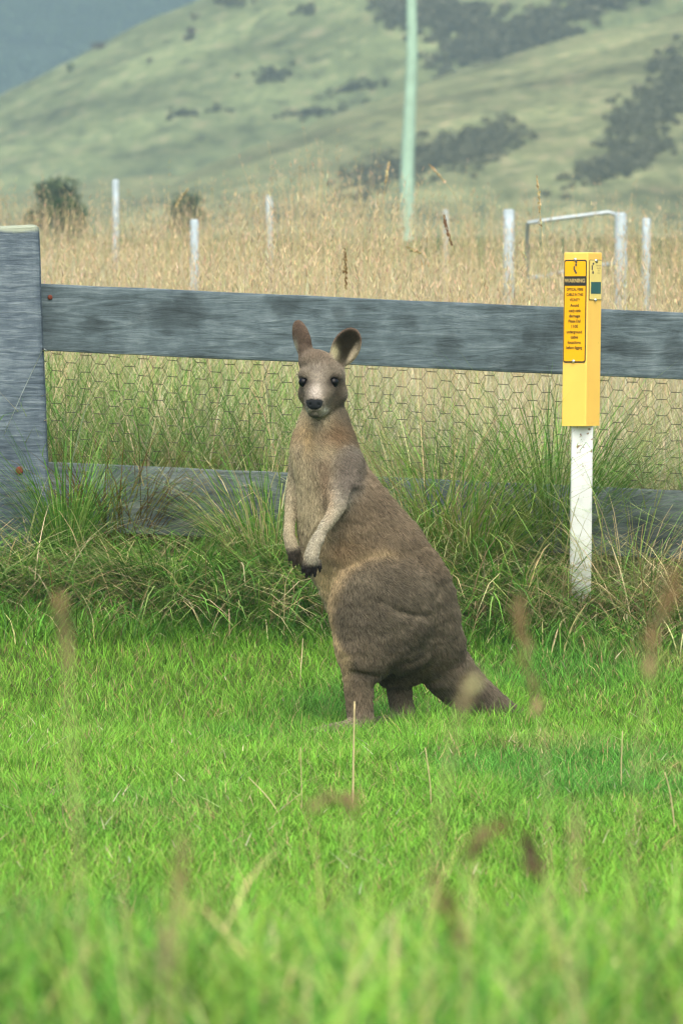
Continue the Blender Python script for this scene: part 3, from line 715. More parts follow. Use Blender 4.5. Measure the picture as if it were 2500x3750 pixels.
# ------------------------------------------------------------------ dry stalks one can tell apart
STEM = plain('straw_stem', lin(190, 176, 128), .7); SEED = blademat('seed_head', .2, .8, .1)
def stalk(pts, label, group=None, seed_from=None, rs=.0015, rh=.006, scol=(120, 92, 70), d=None, sd_=0, stemmat=None, nseed=80):
    """pts: (px, py, d) along the stem from the ground up; seed_from = index where the seed head begins"""
    g = np.random.default_rng(sd_)
    P = np.array([at(*p) for p in pts]); x0, y0 = P[0][0], P[0][1]
    base = np.array([x0, y0, float(ground_z(x0, y0))])
    e = empty('grass_stalk', tuple(base), label, 'grass stalk', group)
    if P[0][2] > base[2] + .01: P = np.vstack([base - [0, 0, .02], P])
    else: P[0][2] = base[2] - .02
    # smooth
    t = np.arange(len(P)); tt = np.linspace(0, len(P) - 1, (len(P) - 1) * 4 + 1)
    Q = np.stack([np.interp(tt, t, P[:, i]) for i in range(3)], 1)
    for _ in range(3): Q[1:-1] = (Q[:-2] + 2 * Q[1:-1] + Q[2:]) / 4
    tubeobj('stem', Q - base, np.linspace(rs, rs * .6, len(Q)), stemmat or STEM, e, 5)
    if seed_from is not None:
        k0 = int(len(Q) * seed_from); A = Q[k0:] - base; n = nseed
        s = g.random(n) * (len(A) - 1); i = np.minimum(s.astype(int), len(A) - 2); f = (s - i)[:, None]
        c = A[i] * (1 - f) + A[i + 1] * f
        prof = np.sin(np.clip(s / (len(A) - 1) * .9 + .08, 0, 1) * math.pi) ** .6
        c = c + g.normal(size=(n, 3)) * (rh * .35 * prof)[:, None]
        dirv = (A[i + 1] - A[i]); dirv /= np.linalg.norm(dirv, axis=1)[:, None]
        a = dirv + .45 * g.normal(size=(n, 3)); a /= np.linalg.norm(a, axis=1)[:, None]
        b = np.cross(a, g.normal(size=(n, 3))); b /= np.linalg.norm(b, axis=1)[:, None]
        L = rh * 1.4 * (.6 + g.random(n))[:, None]
        V = np.stack([c - a * L * .5, c + b * L * .22, c + a * L * .6, c - b * L * .22], 1).reshape(-1, 3)
        npmesh('seed_head', V, np.arange(4 * n).reshape(n, 4), SEED, e, np.repeat(jit(s2l(scol), n, .2, g), 4, 0), False)
    return e
FG = 'blurred dry stalks on the near verge'
def fg(pts, lab, sf=.6, rh=.012, sc=(128, 100, 72), s=0, rs=.0012): return stalk(pts, lab, FG, sf, min(rs, .0016) * .7, rh * .62, tuple(.75 * c + .25 * m_ for c, m_ in zip(sc, (160, 160, 120))), sd_=s, nseed=34)
fg([(2010, 3300, 7.2), (2005, 2900, 7.2), (1985, 2640, 7.2), (1945, 2500, 7.2), (1905, 2330, 7.2), (1905, 2190, 7.2)], 'long blurred brown seed head crossing the grass right of the kangaroo tail', .55, .016, (138, 112, 78), 401)
fg([(2300, 3300, 6.2), (2340, 2800, 6.2), (2385, 2440, 6.2), (2410, 2280, 6.2), (2470, 2100, 6.2)], 'blurred brown seed head hanging before the bank below the marker post', .6, .016, (146, 118, 84), 402)
fg([(1560, 3300, 5.7), (1640, 2800, 5.7), (1690, 2590, 5.7), (1745, 2470, 5.7)], 'pale blurred straw blade crossing the kangaroo tail', .72, .013, (206, 188, 148), 403, .0025)
fg([(1290, 3500, 6.2), (1260, 3150, 6.2), (1300, 2960, 6.2), (1230, 2920, 6.2), (1140, 2960, 6.2)], 'blurred brown seed head bent over like a hook', .6, .014, (136, 112, 80), 404)
fg([(1700, 3500, 6.2), (1700, 3200, 6.2), (1730, 3090, 6.2), (1860, 3000, 6.2)], 'blurred brown seed head slanting up to the right in the lawn', .62, .014, (112, 92, 64), 405)
fg([(2080, 3600, 6.2), (2040, 3350, 6.2), (1990, 3210, 6.2), (1950, 3160, 6.2), (1925, 3085, 6.2)], 'dark blurred seed head, short and thick, in the foreground', .66, .017, (84, 70, 50), 406)
fg([(1740, 3720, 5.7), (1700, 3480, 5.7), (1660, 3360, 5.7), (1585, 3190, 5.7)], 'long dark blurred seed head leaning to the left in the foreground', .55, .014, (104, 76, 58), 407)
fg([(2130, 3740, 5.7), (2115, 3400, 5.7), (2112, 3150, 5.7), (2100, 2930, 5.7)], 'tall pale blurred straw stem in the right foreground', .6, .011, (186, 168, 120), 408, .004)
fg([(640, 3740, 5.5), (650, 3480, 5.5), (660, 3250, 5.5), (665, 3080, 5.5)], 'blurred tan straw stem in the left foreground', .55, .013, (160, 140, 96), 409, .004)
fg([(300, 3500, 5.9), (280, 3000, 5.9), (245, 2500, 5.9), (250, 2360, 5.9), (220, 2190, 5.9)], 'blurred brown seed head before the bank under the weathered fence post', .7, .014, (146, 120, 90), 410, .0018)
fg([(1850, 3700, 5.7), (1930, 3450, 5.7), (1980, 3330, 5.7), (2040, 3240, 5.7)], 'blurred pale green-yellow stem leaning to the right in the foreground', None, .01, (170, 160, 110), 411, .005)
fg([(600, 3700, 5.5), (590, 3600, 5.5), (600, 3480, 5.5), (610, 3400, 5.5)], 'short pinkish blurred stem standing in the left foreground', .5, .012, (188, 160, 132), 412, .005)
MG = 'pale dry stalks standing in the lawn'
def mg(pts, lab, s=0, rs=.0022, sf=None, sc=(190, 176, 130)): return stalk(pts, lab, MG, sf, rs, .008, sc, sd_=s)
mg([(1292, 2960, 18.6), (1294, 2760, 18.6), (1298, 2570, 18.6)], 'upright pale straw stalk before the kangaroo near foot', 421, .0034)
mg([(1575, 3040, 18.4), (1580, 2900, 18.4), (1557, 2740, 18.4)], 'thin pale stalk in the lawn below the kangaroo tail', 422)
mg([(2275, 2880, 19.0), (2276, 2780, 19.0), (2280, 2680, 19.0)], 'thin pale stalk in the lawn below the marker post', 423)
mg([(1105, 2960, 18.4), (1103, 2850, 18.4), (1100, 2740, 18.4)], 'thin straw stalk beside crossed straws in the lawn', 424, .0016)
mg([(970, 3010, 18.2), (1000, 2990, 18.1), (1100, 2910, 18)], 'fallen pale straw lying across two others', 425, .0018)
mg([(975, 3050, 18.0), (940, 2990, 18.1), (915, 2920, 18.1)], 'short pale straw leaning left among crossed straws', 426, .0018)
mg([(1060, 3020, 18.0), (990, 2930, 18.2), (910, 2850, 18.3)], 'long pale straw leaning left among crossed straws', 427, .0018)
mg([(2470, 3010, 17.6), (2455, 2900, 17.6), (2435, 2830, 17.6)], 'pale stalk in the lawn at its right side', 428)
mg([(1108, 2340, 23.4), (1105, 2420, 23.3), (1100, 2440, 23.2)][::-1], 'pale short stalk at the edge of the bank', 429)
mg([(1040, 2120, 23.9), (1075, 2080, 23.9), (1110, 2025, 23.9)], 'bent straw rising to the paw of the kangaroo', 430, .0018)
BGS = 'tall seeding stalks above the dry field grass'
def bgs(pts, lab, s=0, sf=.7, rs=.0016, rh=.009, sc=(200, 182, 138)): return stalk(pts, lab, BGS, sf, rs, rh, sc, sd_=s)
bgs([(2002, 1130, 27), (1990, 950, 27), (1978, 800, 27), (1965, 645, 27)], 'tallest dry stalk with a pale seed head left of the marker post', 441)
bgs([(1660, 1130, 26.5), (1640, 1040, 26.5), (1590, 950, 26.5), (1490, 905, 26.5)], 'dry stalk arching to the left above the top plank', 442, .85)
bgs([(1710, 1130, 26.5), (1690, 1000, 26.5), (1640, 860, 26.5), (1625, 790, 26.5)], 'dark seeded stalk rising above the top plank', 443, .7, sc=(140, 112, 84))
bgs([(1690, 760, 36), (1650, 690, 36), (1570, 600, 36)], 'thin arching stalk against the hills near the utility pole', 444, .7)
bgs([(1400, 900, 34), (1405, 700, 34), (1425, 590, 34)], 'upright dry stalk against the hills beside the utility pole', 445, .7)
bgs([(620, 800, 36), (650, 740, 36), (690, 690, 36)], 'arching dry stalk before the low dark green bush', 446, .6)
bgs([(1268, 1110, 26.5), (1264, 1000, 26.5), (1262, 910, 26.5)], 'short brown seed spike just above the top plank', 447, .5, sc=(132, 106, 66))

# ------------------------------------------------------------------ kangaroo
# laid out in photograph units, 1160 to the metre: x across, w depth (away +), v down
def stackSDF(x, wv, v, rows):
    rows = np.array(rows, float); pv = rows[:, 0]
    c, a, cw, b = (np.interp(v, pv, rows[:, k]) for k in (1, 2, 3, 4))
    q = np.sqrt(((x - c) / a) ** 2 + ((wv - cw) / b) ** 2)
    d = (q - 1) * np.minimum(a, b)
    return np.maximum(d, np.maximum(pv[0] - v, v - pv[-1]))
def smooth_rows(rows, n=80):
    rows = np.array(rows, float); t = np.linspace(rows[0, 0], rows[-1, 0], n)
    out = np.stack([t] + [np.interp(t, rows[:, 0], rows[:, k]) for k in range(1, rows.shape[1])], 1)
    for _ in range(10): out[1:-1, 1:] = (out[:-2, 1:] + 2 * out[1:-1, 1:] + out[2:, 1:]) / 4
    return out
TORSO = smooth_rows([(1440, 1180, 52, -20, 56), (1480, 1186, 74, -25, 72), (1530, 1188, 83, -32, 82), (1590, 1184, 109, -42, 96), (1650, 1188, 124, -52, 108), (1720, 1214, 130, -58, 118),
    (1800, 1250, 156, -46, 132), (1900, 1295, 203, -16, 155), (2000, 1335, 235, 10, 174), (2100, 1384, 245, 40, 182), (2200, 1430, 245, 62, 182), (2300, 1455, 230, 84, 170), (2400, 1490, 205, 105, 145), (2460, 1490, 150, 115, 110), (2510, 1460, 60, 118, 60)])
def ell(c, r, rot=None):
    return ('e', c, r, rot)
def cone(*pts): return ('c', pts)
def evalp(p, x, wv, v):
    if p[0] == 'e':
        c, r, rot = p[1:]
        X, W, Vv = x - c[0], wv - c[1], v - c[2]
        if rot is not None:      # rows of rot are the ellipsoid's axes
            X, W, Vv = (X * rot[0][0] + W * rot[0][1] + Vv * rot[0][2], X * rot[1][0] + W * rot[1][1] + Vv * rot[1][2], X * rot[2][0] + W * rot[2][1] + Vv * rot[2][2])
        k0 = np.sqrt((X / r[0]) ** 2 + (W / r[1]) ** 2 + (Vv / r[2]) ** 2); k1 = np.sqrt((X / r[0] ** 2) ** 2 + (W / r[1] ** 2) ** 2 + (Vv / r[2] ** 2) ** 2)
        return k0 * (k0 - 1) / np.maximum(k1, 1e-6)
    if p[0] == 't': return stackSDF(x, wv, v, p[1])
    d = None
    pts = p[1]
    for a, b in zip(pts[:-1], pts[1:]):
        ab = [b[i] - a[i] for i in range(3)]; L = sum(q * q for q in ab)
        t = np.clip(((x - a[0]) * ab[0] + (wv - a[1]) * ab[1] + (v - a[2]) * ab[2]) / L, 0, 1)
        q = np.sqrt((x - a[0] - t * ab[0]) ** 2 + (wv - a[1] - t * ab[1]) ** 2 + (v - a[2] - t * ab[2]) ** 2) - (a[3] + (b[3] - a[3]) * t)
        d = q if d is None else np.minimum(d, q)
    return d
def bounds(p, pad):
    if p[0] == 'e':
        m = max(p[2]); c = p[1]; lo = [c[i] - m for i in range(3)]; hi = [c[i] + m for i in range(3)]
    elif p[0] == 't':
        r = p[1]; lo = [(r[:, 1] - r[:, 2]).min(), (r[:, 3] - r[:, 4]).min(), r[0, 0]]; hi = [(r[:, 1] + r[:, 2]).max(), (r[:, 3] + r[:, 4]).max(), r[-1, 0]]
    else:
        P = np.array(p[1]); lo = (P[:, :3] - P[:, 3:4]).min(0); hi = (P[:, :3] + P[:, 3:4]).max(0)
    return np.array(lo) - pad, np.array(hi) + pad
def axis(ax, n):
    """ellipsoid frame: third axis along ax, second axis (thin) along n"""
    a = np.array(ax, float); a /= np.linalg.norm(a); n = np.array(n, float); n -= a * n.dot(a); n /= np.linalg.norm(n); s = np.cross(a, n)
    return np.array([s, n, a])
def fingers(bx, bw, bv, dx, dw, dv, spread_, ln, r):
    out = []
    d = np.array([dx, dw, dv], float); d /= np.linalg.norm(d); s = np.array(spread_, float); s /= np.linalg.norm(s)
    curl = np.cross(d, s); curl = curl if curl[1] > 0 else -curl
    for k, (o, l) in enumerate(((-1.0, .72), (-.5, .95), (0, 1.0), (.5, .93), (1.05, .70))):
        b = np.array([bx, bw, bv]) + s * o * r * 3.7 + d * (8 if k % 2 else 0)
        m = b + (d + s * o * .12) * ln * l * .55; e = m + (d * .9 + curl * .35 + s * o * .08) * ln * l * .45; cl = e + (d * .8 + curl * .6) * ln * .16
        out.append(cone((*b, r * 1.1), (*m, r), (*e, r * .75), (*cl, r * .35)))
    return out
EYES = [(1111, -121, 1398, 17.5), (1222, -128, 1398, 18)]
EARL = ell((1106, -34, 1243), (35, 15, 74), axis((-37, 10, -132), (.5, .85, 0)))
EARR = ell((1266, -40, 1271), (51, 17, 76), axis((58, 8, -112), (.18, -1, -.1)))
EARRC = ell((1268, -62, 1270), (45, 22, 69), axis((58, 8, -112), (.18, -1, -.1)))
EARLC = ell((1090, -52, 1250), (12, 24, 52), axis((-37, 10, -132), (.9, .4, 0)))
GR = {
 'torso': ([('t', TORSO), ell((1460, 70, 2200), (190, 150, 230))], 26),
 'thigh': ([ell((1397, -78, 2225), (190, 132, 211)), ell((1345, -95, 2360), (112, 92, 130)), ell((1470, -30, 2370), (105, 95, 92)), ell((1500, 215, 2260), (150, 90, 190))], 27),
 'leg': ([cone((1325, -95, 2380, 82), (1312, -95, 2470, 55), (1314, -88, 2560, 46), (1322, -80, 2650, 44), (1322, -80, 2664, 34)), cone((1322, -80, 2662, 34), (1240, -150, 2672, 30), (1140, -235, 2682, 22), (1085, -280, 2690, 15)),
          cone((1470, 170, 2400, 80), (1462, 165, 2490, 50), (1466, 160, 2560, 40), (1480, 165, 2640, 42), (1480, 165, 2655, 32)), cone((1480, 165, 2655, 32), (1400, 95, 2662, 28), (1300, 10, 2668, 20), (1245, -35, 2672, 14))], 22),
 'tail': ([cone((1540, 120, 2310, 140), (1585, 140, 2385, 112), (1622, 165, 2442, 99), (1682, 220, 2514, 83), (1757, 290, 2577, 70), (1815, 350, 2616, 57), (1862, 430, 2644, 44), (1892, 540, 2658, 31), (1925, 690, 2668, 16))], 34),
 'head': ([ell((1180, -45, 1378), (82, 88, 78)), ell((1182, -55, 1440), (88, 80, 58)), cone((1174, -100, 1408, 62), (1162, -165, 1448, 49), (1154, -218, 1476, 35)), cone((1178, -70, 1468, 58), (1162, -150, 1488, 38), (1156, -208, 1500, 25)),
           ell((1119, -92, 1372), (22, 34, 20)), ell((1224, -94, 1372), (25, 34, 20)), ell((1152, -244, 1475), (27, 12, 16)), ell((1154, -50, 1320), (56, 60, 40))], 20),
 'ear': ([EARL, EARR, cone((1130, -40, 1320, 34), (1118, -36, 1285, 24)), cone((1222, -42, 1345, 34), (1240, -40, 1312, 26))], 12),
 'arm': ([cone((1262, -105, 1700, 70), (1264, -150, 1775, 58), (1235, -205, 1842, 38), (1214, -230, 1885, 25), (1182, -252, 1930, 18), (1152, -268, 1985, 21), (1140, -274, 2032, 26), (1142, -276, 2050, 23)),
          cone((1104, 20, 1690, 46), (1080, 10, 1770, 27), (1066, -12, 1850, 22), (1060, -40, 1915, 16), (1058, -56, 1955, 19), (1068, -66, 2000, 22), (1079, -70, 2015, 20))], 18),
 'paw': (fingers(1143, -280, 2048, -.05, -.1, 1, (1, .35, 0), 50, 7.5) + fingers(1080, -70, 2010, .25, -.1, 1, (.9, .6, 0), 56, 7.0), 8),
}
def build_kangaroo():
    h = 4.0
    lo = np.array([1010, -340, 1160.]); hi = np.array([2070, 710, 2712.])
    n = ((hi - lo) / h).astype(int)
    D = np.full(n, 80., np.float32)
    ax = [lo[i] + np.arange(n[i]) * h for i in range(3)]
    def box(p, pad):
        a, b = bounds(p, pad); i0 = np.clip(((a - lo) / h).astype(int), 0, n); i1 = np.clip(((b - lo) / h).astype(int) + 2, 0, n)
        sl = tuple(slice(i0[k], i1[k]) for k in range(3))
        return sl, np.meshgrid(*[ax[k][sl[k]].astype(np.float32) for k in range(3)], indexing='ij', sparse=True)
    def smin(a, b, k):
        q = np.maximum(k - np.abs(a - b), 0) / k; return np.minimum(a, b) - q * q * k * .25
    for name, (prims, k) in GR.items():
        for p in prims:
            sl, (X, W, Vv) = box(p, k + 12)
            D[sl] = smin(D[sl], evalp(p, X, W, Vv).astype(np.float32), k)
    # hollow of the ears, eye sockets, nostrils, mouth line, folds of the skin
    def carve(p, k):
        sl, (X, W, Vv) = box(p, k + 8); d = -evalp(p, X, W, Vv)
        D[sl] = -smin(-D[sl], -d.astype(np.float32), k)
    carve(EARRC, 4)
    for sx in (-1, 1): carve(cone((1152 + sx * 12, -262, 1474, 4.5), (1152 + sx * 16, -252, 1478, 5.5)), 3)
    carve(cone((1122, -205, 1512, 2), (1153, -246, 1501, 3), (1188, -205, 1512, 2)), 4)
    carve(cone((1153, -250, 1490, 2), (1153, -244, 1502, 2)), 3)
    for ex, ew, ev, er_ in EYES: carve(ell((ex, ew - 6, ev), (er_ * 1.25, er_ * 1.1, er_ * 1.05)), 5)
    for q in ([(1395, -212, 2190), (1450, -204, 2225), (1510, -184, 2245), (1575, -142, 2252)], [(1470, -128, 2425), (1540, -112, 2412), (1600, -78, 2370)], [(1300, -150, 2455), (1370, -150, 2470)], [(1305, -190, 1790), (1268, -205, 1870), (1225, -200, 1935)]):
        carve(cone(*[(*p, 14) for p in q]), 20)
    for (a0, a1) in ((1600, 2600),):
        k0, k1 = int((a0 - lo[2]) / h), int((a1 - lo[2]) / h)
        sub = D[:, :, k0:k1]; near_ = np.argwhere(np.abs(sub) < 14)
        X, W, Vv = (ax[i][near_[:, i] + (k0 if i == 2 else 0)] for i in range(3))
        env = sstep(1600, 1800, Vv) * sstep(2600, 2480, Vv) * sstep(1120, 1180, X - 0 * Vv)
        wr = (fbm((X - .35 * Vv) / 75, W / 60, (Vv + .35 * X) / 20, 3, 77) - .5) * 3.0 + (fbm(X / 70, W / 70, Vv / 60, 3, 78) - .5) * 16
        sub[near_[:, 0], near_[:, 1], near_[:, 2]] += (wr * env).astype(np.float32)
    # surface nets
    neg = D < 0
    c8 = [neg[a:n[0] - 1 + a, b:n[1] - 1 + b, c:n[2] - 1 + c] for a in (0, 1) for b in (0, 1) for c in (0, 1)]
    anyn = c8[0].copy(); alln = c8[0].copy()
    for q in c8[1:]: anyn |= q; alln &= q
    act = anyn & ~alln
    I = np.argwhere(act); idx = np.full(act.shape, -1, np.int32); idx[act] = np.arange(len(I))
    corners = np.array([(a, b, c) for a in (0, 1) for b in (0, 1) for c in (0, 1)])
    dv = np.stack([D[I[:, 0] + a, I[:, 1] + b, I[:, 2] + c] for a, b, c in corners], 1)
    acc = np.zeros((len(I), 3)); cnt = np.zeros(len(I))
    for i in range(8):
        for j in range(i + 1, 8):
            if np.abs(corners[i] - corners[j]).sum() != 1: continue
            s = (dv[:, i] < 0) != (dv[:, j] < 0); t = np.where(s, dv[:, i] / np.where(s, dv[:, i] - dv[:, j], 1), 0)
            pt_ = corners[i] + t[:, None] * (corners[j] - corners[i]); acc[s] += pt_[s]; cnt[s] += 1
    P = lo + (I + acc / cnt[:, None]) * h
    Fq = []
    for axk in range(3):
        o = [k for k in range(3) if k != axk]
        s0 = [slice(1, n[k] - 1) for k in range(3)]; s0[axk] = slice(0, n[axk] - 1); s1 = list(s0); s1[axk] = slice(1, n[axk])
        A = neg[tuple(s0)]; B = neg[tuple(s1)]
        for flip in (0, 1):
            E = np.argwhere((A & ~B) if not flip else (~A & B)); E[:, o[0]] += 1; E[:, o[1]] += 1
            q = []
            for (u, v_2) in ((0, 0), (-1, 0), (-1, -1), (0, -1)):
                e = E.copy(); e[:, o[0]] += u; e[:, o[1]] += v_2; q.append(idx[e[:, 0], e[:, 1], e[:, 2]])
            q = np.stack(q, 1)
            if bool(flip) != (axk == 1): q = q[:, ::-1]
            Fq.append(q)
    Fq = np.concatenate(Fq); Fq = Fq[(Fq >= 0).all(1)]
    # relax
    e = np.concatenate([Fq[:, [0, 1]], Fq[:, [1, 2]], Fq[:, [2, 3]], Fq[:, [3, 0]]])
    for _ in range(3):
        s = np.zeros_like(P); c = np.zeros(len(P)); np.add.at(s, e[:, 0], P[e[:, 1]]); np.add.at(c, e[:, 0], 1)
        np.add.at(s, e[:, 1], P[e[:, 0]]); np.add.at(c, e[:, 1], 1); P = .5 * P + .5 * s / c[:, None]
    return P, Fq
def mixc(a, b, t): t = np.asarray(t)[:, None]; return a * (1 - t) + b * t
def blob(P, x, v, r, rv=None): return np.exp(-(((P[:, 0] - x) / r) ** 2 + ((P[:, 2] - v) / (rv or r)) ** 2))
def coat(P):
    """fur colour by body region"""
    S_ = lambda *c: np.array(s2l(c)); N = len(P); x, wv, v = P.T
    back, flank, chest, cream = S_(104, 97, 80), S_(118, 107, 85), S_(180, 168, 136), S_(216, 194, 148)
    grp = {}
    for name, (prims, k) in GR.items():
        d = None
        for p in prims:
            q = evalp(p, x, wv, v); d = q if d is None else np.minimum(d, q)
        grp[name] = np.exp(-np.clip(d, -40, 400) / (24.0 if name in ('torso', 'thigh', 'leg', 'tail') else 9.0))
    C = {}
    c_, a_, cw_, b_ = (np.interp(v, TORSO[:, 0], TORSO[:, k]) for k in (1, 2, 3, 4))
    f = -((x - c_) / a_ * .78 + (wv - cw_) / b_ * .62); f = f / np.maximum(np.hypot((x - c_) / a_, (wv - cw_) / b_), .3)
    u = (x - c_) / a_
    t = mixc(np.tile(back, (N, 1)), np.tile(flank, (N, 1)), sstep(-.15, .45, f))
    t = mixc(t, np.tile(chest, (N, 1)), sstep(.5, .85, f + .25 * sstep(1850, 1650, v)))
    t = mixc(t, np.tile(cream, (N, 1)), sstep(.86, .98, f) * sstep(2020, 2120, v))
    t = mixc(t, np.tile(S_(150, 124, 92), (N, 1)), .75 * blob(P, 1215, 1590, 75, 45))
    t = mixc(t, np.tile(S_(150, 124, 92), (N, 1)), .5 * blob(P, 1090, 1580, 30, 40))
    t = mixc(t, np.tile(S_(196, 172, 124), (N, 1)), .7 * blob(P, 1130, 1590, 22, 70))
    t = mixc(t, np.tile(S_(190, 150, 116), (N, 1)), .6 * blob(P, 1192, 1745, 16, 60))
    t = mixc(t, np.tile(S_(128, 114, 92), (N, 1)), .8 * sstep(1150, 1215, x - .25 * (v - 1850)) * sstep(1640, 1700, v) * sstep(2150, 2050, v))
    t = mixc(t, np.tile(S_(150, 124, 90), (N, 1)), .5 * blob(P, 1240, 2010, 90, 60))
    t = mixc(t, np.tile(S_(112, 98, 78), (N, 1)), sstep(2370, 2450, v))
    C['torso'] = t
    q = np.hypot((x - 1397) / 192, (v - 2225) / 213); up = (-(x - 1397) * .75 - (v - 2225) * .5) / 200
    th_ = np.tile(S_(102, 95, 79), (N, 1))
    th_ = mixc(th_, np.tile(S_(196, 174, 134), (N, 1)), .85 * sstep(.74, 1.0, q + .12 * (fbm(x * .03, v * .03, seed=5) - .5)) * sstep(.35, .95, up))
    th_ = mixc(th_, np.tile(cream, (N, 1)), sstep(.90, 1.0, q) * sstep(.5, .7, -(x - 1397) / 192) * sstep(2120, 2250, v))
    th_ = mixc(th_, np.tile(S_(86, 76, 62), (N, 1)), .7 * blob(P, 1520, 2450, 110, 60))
    C['thigh'] = th_
    C['leg'] = mixc(np.tile(S_(122, 110, 90), (N, 1)), np.tile(S_(140, 128, 110), (N, 1)), sstep(2560, 2650, v))
    C['tail'] = np.tile(S_(118, 108, 92), (N, 1))
    hd = np.tile(S_(126, 118, 101), (N, 1))
    hd = mixc(hd, np.tile(S_(120, 106, 88), (N, 1)), .8 * blob(P, 1165, 1305, 75, 36))
    hd = mixc(hd, np.tile(S_(146, 139, 125), (N, 1)), .7 * blob(P, 1160, 1360, 34, 40))
    for ex in (1106, 1232): hd = mixc(hd, np.tile(S_(80, 72, 58), (N, 1)), .9 * blob(P, ex, 1440, 25, 36))
    hd = mixc(hd, np.tile(S_(104, 96, 76), (N, 1)), .7 * blob(P, 1210, 1470, 26, 34))
    hd = mixc(hd, np.tile(S_(190, 182, 168), (N, 1)), np.clip(1.1 * blob(P, 1156, 1432, 21, 27), 0, 1) * sstep(-90, -150, wv))
    hd = mixc(hd, np.tile(S_(190, 187, 170), (N, 1)), np.clip(1.1 * blob(P, 1186, 1502, 20, 16), 0, 1) * sstep(-120, -180, wv))
    hd = mixc(hd, np.tile(S_(190, 187, 170), (N, 1)), np.clip(1.1 * blob(P, 1124, 1500, 15, 16), 0, 1) * sstep(-120, -180, wv))
    hd = mixc(hd, np.tile(S_(60, 62, 56), (N, 1)), .8 * blob(P, 1154, 1518, 18, 10) * sstep(-150, -190, wv))
    for ex, ev in ((1111, 1397), (1221, 1397)): hd = mixc(hd, np.tile(S_(40, 34, 28), (N, 1)), np.clip(1.25 * np.exp(-(((x - ex) / 27) ** 2 + ((v - ev) / 23) ** 2)), 0, 1) * sstep(-60, -100, wv))
    nose = sstep(1.12, .98, np.abs((x - 1152) / (29 - (v - 1476) * .35)) ** 2.6 + np.abs((v - 1477) / 18.5) ** 2.6) * sstep(-222, -234, wv)
    hd = mixc(hd, np.tile(S_(30, 34, 36), (N, 1)), nose)
    C['head'] = hd
    er = np.tile(S_(104, 89, 76), (N, 1))
    inner = sstep(9, 4, evalp(EARRC, x, wv, v)) * (wv < -26)
    er = mixc(er, np.tile(S_(46, 42, 28), (N, 1)), inner)
    er = mixc(er, np.tile(S_(196, 190, 152), (N, 1)), np.clip(1.3 * blob(P, 1224, 1294, 14, 26), 0, 1) * (wv < -30))
    er = mixc(er, np.tile(S_(176, 166, 140), (N, 1)), (x > 1200) * sstep(20, 34, (x - 1264) * .89 + (v - 1273) * .46) * sstep(1240, 1300, v))
    er = mixc(er, np.tile(S_(206, 206, 186), (N, 1)), (x < 1150) * blob(P, 1080, 1278, 10, 26))
    C['ear'] = er
    ar = np.tile(S_(174, 168, 146), (N, 1))
    ar = mixc(ar, np.tile(S_(118, 112, 102), (N, 1)), np.clip(1.4 * blob(P, 1285, 1725, 72, 105), 0, 1))
    ar = mixc(ar, np.tile(S_(196, 168, 132), (N, 1)), .6 * blob(P, 1200, 1815, 22, 70))
    ar = mixc(ar, np.tile(S_(190, 178, 146), (N, 1)), .7 * (x < 1120))
    pawd = np.where(x < 1106 + (v - 2040) * .2, sstep(1992, 2016, v + (x - 1080) * .6), sstep(2046, 2068, v))
    ar = mixc(ar, np.tile(S_(36, 32, 30), (N, 1)), pawd)
    C['arm'] = ar; C['paw'] = np.tile(S_(34, 30, 28), (N, 1))
    num = 0; den = 0
    for k in GR: num = num + C[k] * grp[k][:, None]; den = den + grp[k]
    col = num / den[:, None]
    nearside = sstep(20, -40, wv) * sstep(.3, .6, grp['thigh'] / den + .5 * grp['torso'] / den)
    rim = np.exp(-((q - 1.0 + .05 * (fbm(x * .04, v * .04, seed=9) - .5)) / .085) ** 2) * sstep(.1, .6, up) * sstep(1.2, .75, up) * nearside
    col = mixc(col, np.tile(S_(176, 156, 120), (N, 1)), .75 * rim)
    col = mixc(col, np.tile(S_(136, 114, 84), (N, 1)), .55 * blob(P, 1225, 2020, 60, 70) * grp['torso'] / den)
    return col, grp, nose
KS = 1160.0
def tol(P): return np.stack([(P[:, 0] - 1400) / KS, P[:, 1] / KS, (2690 - P[:, 2]) / KS], 1)
KP, KF = build_kangaroo(); KF = KF[:, ::-1].copy()
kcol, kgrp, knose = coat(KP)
roo = empty('kangaroo', (150 / KS, 22.0, 0.0), 'grey-brown kangaroo standing upright on the lawn, head turned to face forward', 'kangaroo')
def furmat(name, rough=.75):
    m, n, o = newmat(name); L = n.links.new
    a = nd(n, 'ShaderNodeAttribute', attribute_name='col'); p = nd(n, 'ShaderNodeBsdfPrincipled')
    p.inputs['Roughness'].default_value = rough; p.inputs['Specular IOR Level'].default_value = .15
    L(a.outputs['Color'], p.inputs['Base Color']); L(p.outputs[0], o.inputs[0]); return m
L3 = tol(KP)
body = npmesh('body', L3, KF, furmat('hide'), roo, kcol * .8)
